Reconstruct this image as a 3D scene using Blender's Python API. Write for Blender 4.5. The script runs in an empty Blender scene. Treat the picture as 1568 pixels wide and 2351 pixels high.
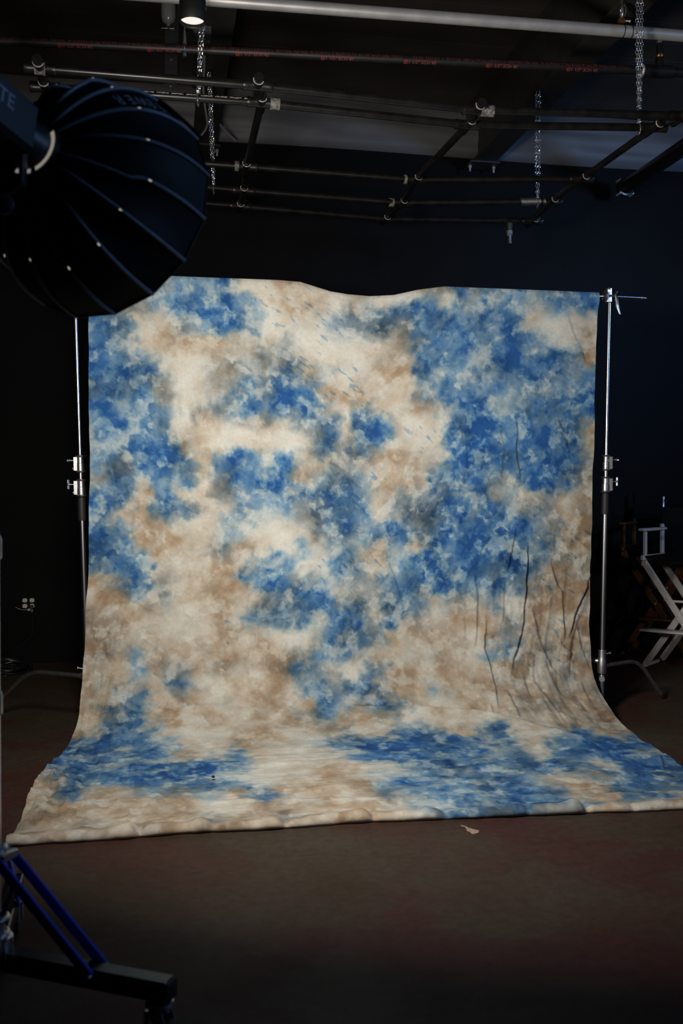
import bpy, math, random
import numpy as np
from mathutils import Vector, Matrix

random.seed(7)
SC = bpy.context.scene
COL = SC.collection
PI = math.pi

# ------------------------------------------------------------------ camera
CAM_H = 1.34                                  # camera height above the floor
YAW = math.radians(10.2)                      # camera turned right of the back wall's normal
PITCH = math.atan(35.5 / 2285.0)
cam_data = bpy.data.cameras.new('camera')
cam_data.lens = 35.0
cam_data.sensor_width = 36.0
cam_data.sensor_fit = 'AUTO'
cam_data.dof.use_dof = True
cam_data.dof.focus_distance = 5.9
cam_data.dof.aperture_fstop = 3.2
cam = bpy.data.objects.new('camera', cam_data)
cam.location = (0, 0, CAM_H)
cam.rotation_euler = (PI / 2 - PITCH, 0, -YAW)
COL.objects.link(cam)
SC.camera = cam

FOC = 2285.0
FWD = Vector((math.sin(YAW) * math.cos(PITCH), math.cos(YAW) * math.cos(PITCH), -math.sin(PITCH)))
RGT = Vector((math.cos(YAW), -math.sin(YAW), 0))
UPV = RGT.cross(FWD)
EYE = Vector((0, 0, CAM_H))


def ray(px, py):
    return FWD + RGT * ((px - 784) / FOC) + UPV * ((1175.5 - py) / FOC)


def at_z(px, py, z):                          # measured point on a level plane
    d = ray(px, py)
    return EYE + d * ((z - CAM_H) / d.z)


def at_y(px, py, y):                          # measured point on a plane parallel to the back wall
    d = ray(px, py)
    return EYE + d * (y / d.y)


def at_d(px, py, depth):
    return EYE + ray(px, py) * depth


def camvec(v):
    return RGT * v[0] + UPV * v[1] + FWD * v[2]


# ------------------------------------------------------------------ world, lights, exposure
world = bpy.data.worlds.new('world')
SC.world = world
world.use_nodes = True
bg = world.node_tree.nodes['Background']
bg.inputs[0].default_value = (0.55, 0.7, 1.0, 1)
bg.inputs[1].default_value = 0.004
SC.view_settings.view_transform = 'Standard'
SC.view_settings.look = 'None'
SC.view_settings.exposure = 0.0
SC.view_settings.gamma = 1.0
SC.view_settings.use_curve_mapping = False


def area_light(name, loc, target, power, size, color, shape='DISK', size_y=None, spread=180):
    l = bpy.data.lights.new(name, 'AREA')
    l.energy = power
    l.shape = shape
    l.size = size
    if size_y:
        l.size_y = size_y
    l.color = color
    l.spread = math.radians(spread)
    o = bpy.data.objects.new(name, l)
    o.location = loc
    o.rotation_euler = (Vector(target) - Vector(loc)).to_track_quat('-Z', 'Y').to_euler()
    COL.objects.link(o)
    return o


# softbox frame (rim circle measured from its rib ends)
SB_C = at_d(248.3, 482.4, 2.6)
SB_N = camvec((0.3574, -0.1903, 0.9144)).normalized()
SB_R = 0.295
SB_H = 0.31
area_light('softbox_light', SB_C + SB_N * 0.03, SB_C + SB_N * 2, 73, 0.54, (1.0, 0.945, 0.87), 'DISK', None, 137)
# cool daylight: unseen high window at right; added narrow beam onto the back wall
area_light('window_light', (5.9, 1.6, 3.4), (-0.5, 3.4, 1.9), 21, 1.3, (0.27, 0.5, 1.0), 'RECTANGLE', 1.0, 112)
area_light('added_wall_beam', (5.6, 2.4, 3.1), (3.7, 8.3, 3.0), 20, 0.5, (0.27, 0.5, 1.0), 'RECTANGLE', 0.7, 50)
# added warm light behind the camera on the right to brighten the chairs
area_light('added_chair_light', (4.7, -0.6, 1.9), (3.75, 7.7, 0.75), 1.5, 0.3, (1.0, 0.88, 0.76), 'DISK', None, 26)
# warm house lamp hung near the ceiling on the left
area_light('house_lamp', (-1.0, 2.6, 3.1), (0.8, 5.6, 4.2), 1.0, 0.2, (1.0, 0.86, 0.74), 'DISK', None, 110)

# ------------------------------------------------------------------ materials


def mat(name, col, rough=0.6, metal=0.0, var=0.15, scale=20.0, bump=0.0, spec=0.5, emit=None, emit_s=0.0, alpha=None, trans=0.0):
    m = bpy.data.materials.new(name)
    m.use_nodes = True
    nt = m.node_tree
    b = nt.nodes['Principled BSDF']
    tc = nt.nodes.new('ShaderNodeTexCoord')
    no = nt.nodes.new('ShaderNodeTexNoise')
    no.inputs['Scale'].default_value = scale
    no.inputs['Detail'].default_value = 4
    nt.links.new(tc.outputs['Object'], no.inputs['Vector'])
    mr = nt.nodes.new('ShaderNodeMapRange')
    mr.inputs['From Min'].default_value = 0.3
    mr.inputs['From Max'].default_value = 0.7
    mr.inputs['To Min'].default_value = 1 - var
    mr.inputs['To Max'].default_value = 1 + var
    nt.links.new(no.outputs['Fac'], mr.inputs['Value'])
    mx = nt.nodes.new('ShaderNodeVectorMath')
    mx.operation = 'SCALE'
    mx.inputs[0].default_value = col[:3]
    nt.links.new(mr.outputs['Result'], mx.inputs['Scale'])
    nt.links.new(mx.outputs['Vector'], b.inputs['Base Color'])
    b.inputs['Roughness'].default_value = rough
    b.inputs['Metallic'].default_value = metal
    b.inputs['Specular IOR Level'].default_value = spec
    if trans:
        b.inputs['Transmission Weight'].default_value = trans
    if emit:
        b.inputs['Emission Color'].default_value = (*emit, 1)
        b.inputs['Emission Strength'].default_value = emit_s
    if bump:
        bp = nt.nodes.new('ShaderNodeBump')
        bp.inputs['Strength'].default_value = bump
        bp.inputs['Distance'].default_value = 0.01
        nt.links.new(no.outputs['Fac'], bp.inputs['Height'])
        nt.links.new(bp.outputs['Normal'], b.inputs['Normal'])
    return m


M = {}
M['wall'] = mat('black_wall_paint', (0.0060, 0.0060, 0.0060), 0.7, var=0.12, scale=3, bump=0.03, spec=0.06)
M['board'] = mat('dark_deck_board', (0.045, 0.037, 0.030), 0.6, var=0.3, scale=2.5, bump=0.05)
M['boardgap'] = mat('raw_board_edge', (0.16, 0.13, 0.09), 0.8, var=0.4, scale=4)
M['beam'] = mat('dark_beam_paint', (0.03, 0.027, 0.023), 0.55, var=0.2, scale=5, bump=0.05)
M['strut'] = mat('galvanised_strut', (0.13, 0.13, 0.14), 0.6, 0.2, var=0.2, scale=9)
M['band'] = mat('grey_insulation', (0.108, 0.105, 0.105), 0.6, var=0.10, scale=2.0, bump=0.05)
M['chrome'] = mat('chrome', (0.80, 0.80, 0.82), 0.24, 1.0, var=0.04, scale=30)
M['castmetal'] = mat('cast_aluminium', (0.5, 0.5, 0.5), 0.38, 1.0, var=0.1, scale=60)
M['dullchrome'] = mat('worn_chrome', (0.50, 0.50, 0.50), 0.42, 1.0, var=0.15, scale=30)
M['blackpipe'] = mat('black_steel_pipe', (0.013, 0.012, 0.011), 0.33, 0.3, var=0.5, scale=14, spec=0.6)
M['sprpipe'] = mat('black_sprinkler_pipe', (0.007, 0.006, 0.0055), 0.5, 0.0, var=0.3, scale=10)
M['conduit'] = mat('galvanised_conduit', (0.62, 0.6, 0.58), 0.45, 0.55, var=0.12, scale=12)
M['bare'] = mat('bare_scuffed_metal', (0.55, 0.52, 0.48), 0.5, 0.4, var=0.4, scale=50)
M['chain'] = mat('zinc_chain', (0.85, 0.85, 0.87), 0.22, 0.9, var=0.1, scale=80)
M['red'] = mat('red_pipe_print', (0.36, 0.045, 0.034), 0.7, var=0.35, scale=60)
M['faintred'] = mat('faint_red_pipe_print', (0.11, 0.015, 0.011), 0.7, var=0.5, scale=60)
M['brass'] = mat('brass', (0.5, 0.22, 0.05), 0.35, 0.9, var=0.2, scale=40)
M['rubber'] = mat('black_rubber', (0.012, 0.012, 0.012), 0.6, var=0.1, scale=40)
M['softblack'] = mat('black_nylon', (0.0032, 0.0034, 0.004), 0.65, var=0.15, scale=8, bump=0.04, spec=0.3)
M['piping'] = mat('grey_blue_piping', (0.25, 0.29, 0.34), 0.5, var=0.15, scale=60)
M['flap'] = mat('black_velcro', (0.002, 0.002, 0.002), 0.9, var=0.1, scale=60, spec=0.1)
M['lampbody'] = mat('black_lamp_housing', (0.02, 0.022, 0.026), 0.45, var=0.1, scale=30)
M['print'] = mat('pale_printed_lettering', (0.5, 0.53, 0.58), 0.6, var=0.2, scale=60)
M['diffuser'] = mat('lit_white_diffuser', (0.8, 0.8, 0.78), 0.7, var=0.02, scale=5, emit=(1, 0.94, 0.86), emit_s=2.0)
M['leak'] = mat('leak_glow', (0.8, 0.75, 0.6), 0.5, var=0.02, scale=5, emit=(1, 0.88, 0.62), emit_s=0.55)  # emission paints lamp light leaking at the rib hinges
M['ring'] = mat('painted_ring_glow', (0.75, 0.72, 0.68), 0.25, 0.8, var=0.1, scale=12, emit=(1, 0.9, 0.8), emit_s=0.25)  # emission paints lamp light reflected inside the ring
M['bluebar'] = mat('blue_anodised_bar', (0.02, 0.09, 0.72), 0.35, 0.1, var=0.1, scale=30)
M['blacktube'] = mat('black_square_tube', (0.012, 0.012, 0.013), 0.3, 0.2, var=0.2, scale=20)
M['cord'] = mat('dark_green_black_cord', (0.008, 0.012, 0.011), 0.4, var=0.2, scale=30)
M['plate'] = mat('black_outlet_plate', (0.002, 0.002, 0.002), 0.6, var=0.1, scale=30, spec=0.1)
M['recept'] = mat('ivory_receptacle', (0.62, 0.58, 0.52), 0.5, var=0.06, scale=60)
M['slot'] = mat('receptacle_slot', (0.01, 0.01, 0.01), 0.6, var=0.1, scale=60)
M['whitewood'] = mat('pale_grey_painted_wood', (0.5, 0.48, 0.48), 0.5, var=0.1, scale=14, bump=0.03)
M['amberwood'] = mat('amber_stained_wood', (0.085, 0.033, 0.009), 0.45, var=0.3, scale=9, bump=0.03)
M['canvas'] = mat('black_canvas', (0.007, 0.007, 0.007), 0.9, var=0.2, scale=120, bump=0.1, spec=0.1)
M['glass'] = mat('smoky_glass', (0.32, 0.33, 0.34), 0.2, 0.0, var=0.05, scale=5, trans=0.55)
M['canlight'] = mat('black_can', (0.005, 0.005, 0.005), 0.6, var=0.05, scale=20)
M['lens'] = mat('lit_can_lens', (0.8, 0.78, 0.75), 0.6, var=0.02, scale=10, emit=(1.0, 0.93, 0.86), emit_s=0.62)
M['wire'] = mat('grey_white_cable', (0.4, 0.38, 0.35), 0.6, var=0.15, scale=20)
M['tan'] = mat('pale_scrap', (0.32, 0.24, 0.16), 0.8, var=0.2, scale=60)
M['tape'] = mat('pale_peeling_paint', (0.16, 0.15, 0.135), 0.6, var=0.8, scale=70)
M['boxgrey'] = mat('grey_junction_box', (0.09, 0.09, 0.09), 0.6, var=0.1, scale=12)


def floor_material():
    m = bpy.data.materials.new('stained_concrete')
    m.use_nodes = True
    nt = m.node_tree
    L = nt.links.new
    b = nt.nodes['Principled BSDF']
    tc = nt.nodes.new('ShaderNodeTexCoord')

    def noise(scale, detail, dist=0.0, rough=0.55, off=(0, 0, 0)):
        mp = nt.nodes.new('ShaderNodeMapping')
        mp.inputs['Location'].default_value = off
        L(tc.outputs['Object'], mp.inputs['Vector'])
        n = nt.nodes.new('ShaderNodeTexNoise')
        n.inputs['Scale'].default_value = scale
        n.inputs['Detail'].default_value = detail
        n.inputs['Roughness'].default_value = rough
        n.inputs['Distortion'].default_value = dist
        L(mp.outputs['Vector'], n.inputs['Vector'])
        return n

    def ramp(src, stops):
        r = nt.nodes.new('ShaderNodeValToRGB')
        e = r.color_ramp.elements
        e[0].position, e[0].color = stops[0][0], (*stops[0][1], 1)
        e[1].position, e[1].color = stops[-1][0], (*stops[-1][1], 1)
        for p, c in stops[1:-1]:
            x = e.new(p)
            x.color = (*c, 1)
        L(src, r.inputs['Fac'])
        return r

    def mix(fac, a, c, mode='MIX'):
        x = nt.nodes.new('ShaderNodeMix')
        x.data_type = 'RGBA'
        x.blend_type = mode
        if isinstance(fac, float):
            x.inputs[0].default_value = fac
        else:
            L(fac, x.inputs[0])
        L(a, x.inputs[6])
        L(c, x.inputs[7])
        return x.outputs[2]

    base = ramp(noise(1.5, 8, 0.4).outputs['Fac'], [(0.3, (0.047, 0.029, 0.019)), (0.5, (0.053, 0.038, 0.026)), (0.7, (0.061, 0.048, 0.035))])
    red = ramp(noise(1.5, 8, 0.3).outputs['Fac'], [(0.3, (0.060, 0.024, 0.019)), (0.7, (0.052, 0.027, 0.022))])
    rmask = ramp(noise(1.25, 7, 0.9, 0.6, (3.1, 1.7, 0)).outputs['Fac'], [(0.47, (0, 0, 0)), (0.60, (1, 1, 1))])
    c1 = mix(rmask.outputs['Color'], base.outputs['Color'], red.outputs['Color'])
    fine = ramp(noise(26, 6, 0.2, 0.7).outputs['Fac'], [(0.3, (0.78, 0.78, 0.78)), (0.7, (1.22, 1.22, 1.22))])
    c2 = mix(1.0, c1, fine.outputs['Color'], 'MULTIPLY')
    spk = ramp(noise(160, 2, 0, 0.5, (9, 2, 0)).outputs['Fac'], [(0.77, (0, 0, 0)), (0.80, (1, 1, 1))])
    pale = ramp(noise(3, 2).outputs['Fac'], [(0.2, (0.15, 0.13, 0.11)), (0.8, (0.12, 0.11, 0.09))])
    c3 = mix(spk.outputs['Color'], c2, pale.outputs['Color'])
    L(c3, b.inputs['Base Color'])
    rr = ramp(noise(2.3, 6, 0.5, 0.6, (5, 5, 0)).outputs['Fac'], [(0.3, (0.5,) * 3), (0.7, (0.7,) * 3)])
    L(rr.outputs['Color'], b.inputs['Roughness'])
    b.inputs['Specular IOR Level'].default_value = 0.10
    bp = nt.nodes.new('ShaderNodeBump')
    bp.inputs['Strength'].default_value = 0.06
    bp.inputs['Distance'].default_value = 0.01
    L(noise(14, 6).outputs['Fac'], bp.inputs['Height'])
    L(bp.outputs['Normal'], b.inputs['Normal'])
    return m


def cloth_material():
    m = bpy.data.materials.new('tie_dyed_muslin')
    m.use_nodes = True
    nt = m.node_tree
    L = nt.links.new
    b = nt.nodes['Principled BSDF']
    at = nt.nodes.new('ShaderNodeVertexColor')
    at.layer_name = 'dye'
    tc = nt.nodes.new('ShaderNodeTexCoord')
    n = nt.nodes.new('ShaderNodeTexNoise')
    n.inputs['Scale'].default_value = 55
    n.inputs['Detail'].default_value = 5
    n.inputs['Roughness'].default_value = 0.65
    L(tc.outputs['Object'], n.inputs['Vector'])
    mr = nt.nodes.new('ShaderNodeMapRange')
    mr.inputs['From Min'].default_value = 0.25
    mr.inputs['From Max'].default_value = 0.75
    mr.inputs['To Min'].default_value = 0.90
    mr.inputs['To Max'].default_value = 1.10
    L(n.outputs['Fac'], mr.inputs['Value'])
    v = nt.nodes.new('ShaderNodeVectorMath')
    v.operation = 'SCALE'
    L(at.outputs['Color'], v.inputs[0])
    L(mr.outputs['Result'], v.inputs['Scale'])
    L(v.outputs['Vector'], b.inputs['Base Color'])
    b.inputs['Roughness'].default_value = 0.85
    b.inputs['Specular IOR Level'].default_value = 0.15
    n2 = nt.nodes.new('ShaderNodeTexNoise')
    n2.inputs['Scale'].default_value = 24
    n2.inputs['Detail'].default_value = 6
    L(tc.outputs['Object'], n2.inputs['Vector'])
    bp = nt.nodes.new('ShaderNodeBump')
    bp.inputs['Strength'].default_value = 0.10
    bp.inputs['Distance'].default_value = 0.012
    L(n2.outputs['Fac'], bp.inputs['Height'])
    L(bp.outputs['Normal'], b.inputs['Normal'])
    return m


M['floor'] = floor_material()
M['cloth'] = cloth_material()

# ------------------------------------------------------------------ mesh helpers


def frame(d):
    d = Vector(d).normalized()
    r = Vector((0, 0, 1)) if abs(d.z) < 0.92 else Vector((1, 0, 0))
    a = d.cross(r).normalized()
    return a, a.cross(d).normalized(), d


class MB:
    def __init__(self):
        self.v, self.f = [], []

    def add(self, vs, fs):
        o = len(self.v)
        self.v += [Vector(x) for x in vs]
        self.f += [tuple(i + o for i in f) for f in fs]
        return self

    def box(self, c, size, axes=None, bevel=0.0):
        c = Vector(c)
        ax = axes or (Vector((1, 0, 0)), Vector((0, 1, 0)), Vector((0, 0, 1)))
        h = [s / 2 for s in size]
        if bevel <= 0:
            vs = [c + ax[0] * (sx * h[0]) + ax[1] * (sy * h[1]) + ax[2] * (sz * h[2])
                  for sx in (-1, 1) for sy in (-1, 1) for sz in (-1, 1)]
            return self.add(vs, [(0, 1, 3, 2), (4, 6, 7, 5), (0, 4, 5, 1), (2, 3, 7, 6), (0, 2, 6, 4), (1, 5, 7, 3)])
        # chamfered along the third axis: an octagonal bar with chamfered ends
        k = bevel
        ring = [(h[0] - k, h[1]), (h[0], h[1] - k), (h[0], -h[1] + k), (h[0] - k, -h[1]),
                (-h[0] + k, -h[1]), (-h[0], -h[1] + k), (-h[0], h[1] - k), (-h[0] + k, h[1])]
        lv = []
        for z, s in ((-h[2], 1), (-h[2] + k, 0), (h[2] - k, 0), (h[2], 1)):
            for x, y in ring:
                fx = (h[0] - k) / h[0] if s else 1
                fy = (h[1] - k) / h[1] if s else 1
                lv.append(c + ax[0] * x * fx + ax[1] * y * fy + ax[2] * z)
        fs = [tuple(range(8))]
        for q in range(3):
            for i in range(8):
                j = (i + 1) % 8
                fs.append((q * 8 + i, q * 8 + 8 + i, q * 8 + 8 + j, q * 8 + j))
        fs.append(tuple(range(31, 23, -1)))
        return self.add(lv, fs)

    def bar(self, p0, p1, w, h, up=None, bevel=0.0):
        p0, p1 = Vector(p0), Vector(p1)
        d = (p1 - p0)
        a, b, dn = frame(d)
        if up is not None:
            u = Vector(up)
            b = (u - dn * u.dot(dn)).normalized()
            a = b.cross(dn)
        return self.box((p0 + p1) / 2, (w, h, d.length), (a, b, dn), bevel)

    def tube(self, pts, r, n=12, cap=True):
        pts = [Vector(p) for p in pts]
        rs = r if isinstance(r, (list, tuple)) else [r] * len(pts)
        vs, fs = [], []
        a = None
        for i, p in enumerate(pts):
            d = (pts[min(i + 1, len(pts) - 1)] - pts[max(i - 1, 0)])
            if d.length < 1e-9:
                d = Vector((0, 0, 1))
            d.normalize()
            if a is None:
                a, b, _ = frame(d)
            else:
                a = (a - d * a.dot(d)).normalized()
                b = a.cross(d)
            for k in range(n):
                t = 2 * PI * k / n
                vs.append(p + (a * math.cos(t) + b * math.sin(t)) * rs[i])
        for i in range(len(pts) - 1):
            for k in range(n):
                j = (k + 1) % n
                fs.append((i * n + k, i * n + j, (i + 1) * n + j, (i + 1) * n + k))
        if cap:
            fs.append(tuple(range(n - 1, -1, -1)))
            fs.append(tuple((len(pts) - 1) * n + k for k in range(n)))
        return self.add(vs, fs)

    def lathe(self, prof, o, axis=(0, 0, 1), n=20, cap=True):
        a, b, d = frame(axis)
        o = Vector(o)
        vs, fs = [], []
        for h, r in prof:
            for k in range(n):
                t = 2 * PI * k / n
                vs.append(o + d * h + (a * math.cos(t) + b * math.sin(t)) * r)
        for i in range(len(prof) - 1):
            for k in range(n):
                j = (k + 1) % n
                fs.append((i * n + k, i * n + j, (i + 1) * n + j, (i + 1) * n + k))
        if cap:
            fs.append(tuple(range(n - 1, -1, -1)))
            fs.append(tuple((len(prof) - 1) * n + k for k in range(n)))
        return self.add(vs, fs)

    def torus(self, c, axis, R, r, n=20, m=8, arc=(0, 2 * PI), stretch=(1, 1), axes=None):
        a, b, d = axes if axes else frame(axis)
        c = Vector(c)
        full = abs(arc[1] - arc[0] - 2 * PI) < 1e-6
        cnt = n if full else n + 1
        vs, fs = [], []
        for i in range(cnt):
            t = arc[0] + (arc[1] - arc[0]) * i / n
            rad = a * math.cos(t) * stretch[0] + b * math.sin(t) * stretch[1]
            rn = rad.normalized()
            for k in range(m):
                q = 2 * PI * k / m
                vs.append(c + rad * R + rn * (r * math.cos(q)) + d * (r * math.sin(q)))
        for i in range(n):
            i2 = (i + 1) % cnt
            for k in range(m):
                k2 = (k + 1) % m
                fs.append((i * m + k, i2 * m + k, i2 * m + k2, i * m + k2))
        return self.add(vs, fs)

    def build(self, name, m, parent=None, origin=None, smooth=True, angle=38):
        me = bpy.data.meshes.new(name)
        o = Vector(origin) if origin is not None else (parent.location if parent and parent.get('_org') else Vector((0, 0, 0)))
        if parent is not None and origin is None:
            q = parent
            o = Vector((0, 0, 0))
            while q is not None:
                o += q.location
                q = q.parent
        me.from_pydata([tuple(v - o) for v in self.v], [], self.f)
        me.materials.append(m)
        if smooth:
            me.polygons.foreach_set('use_smooth', [True] * len(me.polygons))
            me.set_sharp_from_angle(angle=math.radians(angle))
        me.validate()
        ob = bpy.data.objects.new(name, me)
        COL.objects.link(ob)
        if parent is not None:
            ob.parent = parent
        elif origin is not None:
            ob.location = o
        return ob


def smooth_path(P0, n=6):
    P_ = [P0[0]] + list(P0) + [P0[-1]]
    out = []
    for i in range(1, len(P_) - 2):
        for k in range(n):
            u = k / n
            out.append(0.5 * ((2 * P_[i]) + (P_[i + 1] - P_[i - 1]) * u + (2 * P_[i - 1] - 5 * P_[i] + 4 * P_[i + 1] - P_[i + 2]) * u * u + (-P_[i - 1] + 3 * P_[i] - 3 * P_[i + 1] + P_[i + 2]) * u ** 3))
    out.append(P0[-1])
    return out


def tag(o, label=None, cat=None, group=None, kind=None):
    if label:
        o['label'] = label
    if cat:
        o['category'] = cat
    if group:
        o['group'] = group
    if kind:
        o['kind'] = kind
    return o


def thing(name, label, cat, loc=(0, 0, 0), group=None):
    o = bpy.data.objects.new(name, None)
    o.empty_display_size = 0.1
    o.location = loc
    COL.objects.link(o)
    return tag(o, label, cat, group)


def single(mb, name, m, label, cat, origin, group=None):
    return tag(mb.build(name, m, None, origin), label, cat, group)


def text_polys(s, size, align='CENTER'):
    cu = bpy.data.curves.new('t', 'FONT')
    cu.body = s
    cu.size = size
    cu.align_x = align
    cu.align_y = 'CENTER'
    cu.resolution_u = 2
    ob = bpy.data.objects.new('t', cu)
    COL.objects.link(ob)
    dg = bpy.context.evaluated_depsgraph_get()
    dg.update()
    me = bpy.data.meshes.new_from_object(ob.evaluated_get(dg))
    vs = [v.co.copy() for v in me.vertices]
    fs = [tuple(p.vertices) for p in me.polygons]
    bpy.data.objects.remove(ob)
    bpy.data.curves.remove(cu)
    bpy.data.meshes.remove(me)
    return vs, fs


# ------------------------------------------------------------------ the room
WY = 8.32            # back wall
CZ = 4.70            # ceiling
X0, X1, Y0 = -3.2, 6.2, -2.6

tag(MB().box(((X0 + X1) / 2, (Y0 + WY) / 2, -0.05), (X1 - X0 + .4, WY - Y0 + .4, 0.1)).build('floor', M['floor'], smooth=False), kind='structure')
ceil = tag(MB().box(((X0 + X1) / 2, (Y0 + WY) / 2, CZ + 0.07), (X1 - X0 + .4, WY - Y0 + .4, 0.06)).build('ceiling', M['boardgap'], smooth=False), kind='structure')
bw = 0.288
nb = int((WY - 3.6) / bw) + 1
for i in range(nb):
    y1 = WY - i * bw
    dz = random.uniform(-0.003, 0.003)
    MB().box(((X0 + X1) / 2, y1 - bw / 2, CZ + 0.02 + dz), (X1 - X0, bw - random.choice((0.003, 0.004, 0.007)), 0.04)).build('ceiling_board', M['board'], ceil, smooth=False)
MB().box(((X0 + X1) / 2, (Y0 + WY - nb * bw) / 2, CZ + 0.02), (X1 - X0, WY - nb * bw - Y0, 0.04)).build('ceiling_board', M['board'], ceil, smooth=False)
tag(MB().box(((X0 + X1) / 2, WY + 0.06, CZ / 2 + .05), (X1 - X0 + .4, 0.12, CZ)).build('wall_back', M['wall'], smooth=False), kind='structure')
tag(MB().box((X0 - 0.06, (Y0 + WY) / 2, CZ / 2), (0.12, WY - Y0, CZ)).build('wall_left', M['wall'], smooth=False), kind='structure')
tag(MB().box((X1 + 0.06, (Y0 + WY) / 2, CZ / 2), (0.12, WY - Y0, CZ)).build('wall_right', M['wall'], smooth=False), kind='structure')
tag(MB().box(((X0 + X1) / 2, Y0 - 0.06, CZ / 2), (X1 - X0, 0.12, CZ)).build('wall_front', M['wall'], smooth=False), kind='structure')
tag(MB().box(((X0 + X1) / 2, WY - 0.008, 0.085), (X1 - X0, 0.016, 0.17)).build('baseboard_back', M['wall'], smooth=False), kind='structure')

# bulging grey insulation strip along the top of the back wall
b = MB()
nxs, nzs = 140, 12
vs, fs = [], []
for i in range(nxs + 1):
    x = X0 + (X1 - X0) * i / nxs
    for j in range(nzs + 1):
        t = j / nzs
        z = 4.265 + t * (CZ - 4.27)
        bul = 0.035 + 0.05 * math.sin(PI * t) ** 0.8 + 0.012 * math.sin(7 * t * PI + x * 0.9) * math.sin(1.7 * x + 3 * t) + 0.008 * math.sin(5 * x + 9 * t)
        if j == 0:
            bul = 0.0
        vs.append((x, WY - bul, z + 0.012 * math.sin(1.3 * x)))
for i in range(nxs):
    for j in range(nzs):
        a = i * (nzs + 1) + j
        fs.append((a, a + nzs + 1, a + nzs + 2, a + 1))
tag(b.add(vs, fs).build('trim_1', M['band'], angle=80), kind='structure')

# ceiling beams (deep I sections running to the back wall)


def beam(x, label, zb=4.17):
    t = thing('ceiling_beam', label, 'beam', (x, 4.0, zb), 'dark beams under the ceiling deck')
    y0, y1 = 2.4, WY
    MB().box((x, (y0 + y1) / 2, zb + 0.012), (0.19, y1 - y0, 0.024)).build('bottom_flange', M['beam'], t, smooth=False)
    MB().box((x, (y0 + y1) / 2, zb + (CZ - zb) / 2 + .01), (0.03, y1 - y0, CZ - zb - 0.03)).build('web', M['beam'], t, smooth=False)
    MB().box((x, (y0 + y1) / 2, CZ - 0.016), (0.19, y1 - y0, 0.02)).build('top_flange', M['beam'], t, smooth=False)
    pl = MB().box((x, WY - 0.13, zb - 0.006), (0.26, 0.2, 0.012)).build('bearing_plate', M['beam'], t, smooth=False)
    for sx in (-1, 1):
        MB().lathe([(0, 0.014), (0.02, 0.014), (0.022, 0.008), (0.05, 0.008)], (x + sx * 0.105, WY - 0.13, zb - 0.012), (0, 0, -1), 8).build('bolt', M['bare'], t)
    return t


beam(0.34, 'dark steel ceiling beam behind the pendant can light')
beam(2.69, 'dark steel ceiling beam slanting down past the right-hand chain')

# flat galvanised strut left of the beam
t = thing('ceiling_strut', 'flat grey strut on the ceiling left of the pendant can light', 'strut', (0.12, 5, CZ - 0.05))
s0 = at_z(379, 0, CZ - 0.05)
s1 = at_z(404, 262, CZ - 0.05)
MB().box(((s0.x + s1.x) / 2, 5.8, CZ - 0.03), (0.095, 5.0, 0.04)).build('channel', M['strut'], t, smooth=False)
for k in range(9):
    MB().lathe([(0, 0.009), (0.006, 0.009)], ((s0.x + s1.x) / 2, 4.2 + 0.5 * k, CZ - 0.05), (0, 0, -1), 10).build('bolt', M['bare'], t)

# ------------------------------------------------------------------ backdrop cloth
YB = 5.75
rng = np.random.RandomState(11)


def vnoise(x, y, seed):
    """smooth lattice noise in [-1, 1] on arrays"""
    r = np.random.RandomState(seed)
    lat = r.uniform(-1, 1, (257, 257))
    xi = np.floor(x).astype(int)
    yi = np.floor(y).astype(int)
    fx = x - xi
    fy = y - yi
    fx = fx * fx * fx * (fx * (fx * 6 - 15) + 10)
    fy = fy * fy * fy * (fy * (fy * 6 - 15) + 10)
    xi %= 256
    yi %= 256
    a = lat[yi, xi] * (1 - fx) + lat[yi, xi + 1] * fx
    c = lat[yi + 1, xi] * (1 - fx) + lat[yi + 1, xi + 1] * fx
    return a * (1 - fy) + c * fy


def fbm(x, y, seed, octv=4, gain=0.5):
    s, amp, tot = 0, 1.0, 0
    for k in range(octv):
        ca, sa = math.cos(0.6 * k), math.sin(0.6 * k)
        s = s + amp * vnoise((x * ca - y * sa) * 2 ** k + 17.3 * k, (x * sa + y * ca) * 2 ** k + 5.1 * k, seed + k)
        tot += amp
        amp *= gain
    return s / tot


NX = 520
S = np.linspace(0, 1, NX + 1)
rows = []            # each: (X, Y, Z arrays, section, phi)


def vrow(yl, xl, xr):
    pl = at_y(xl, yl, YB)
    yr = 1140 + (yl - 1140) * 0.912
    pr = at_y(xr, yr, YB)
    pr = at_y(xr, yr, YB)
    return pl, pr


VL = [(629, 205, 1376), (760, 205, 1369), (1000, 206, 1364), (1130, 204, 1360), (1290, 204, 1356), (1345, 201, 1354), (1400, 196, 1353), (1480, 194, 1351), (1545, 192, 1354)]
vl_y = np.array([v[0] for v in VL], float)
vl_xl = np.array([v[1] for v in VL], float)
vl_xr = np.array([v[2] for v in VL], float)
NV = 400
PHI, SEC, XX, YY, ZZ = [], [], [], [], []
zt = None
for i in range(NV + 1):
    yl = vl_y[0] + (vl_y[-1] - vl_y[0]) * i / NV
    xl, xr = np.interp(yl, vl_y, vl_xl), np.interp(yl, vl_y, vl_xr)
    pl, pr = vrow(yl, xl, xr)
    if zt is None:
        zt = pl.z
    XX.append(pl.x + (pr.x - pl.x) * S)
    YY.append(np.full_like(S, YB))
    ZZ.append(pl.z + (pr.z - pl.z) * S)
    PHI.append(0.0)
A_l, A_r = pl.copy(), pr.copy()
FL = [at_z(118, 1762, 0), at_z(86, 1800, 0), at_z(60, 1845, 0), at_z(48, 1885, 0), at_z(14, 1944, 0)]
FR = [at_z(1500, 1716, 0), at_z(1560, 1757, 0), at_z(1605, 1790, 0), at_z(1640, 1815, 0), at_z(1700, 1855, 0)]
NS = 110
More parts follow.
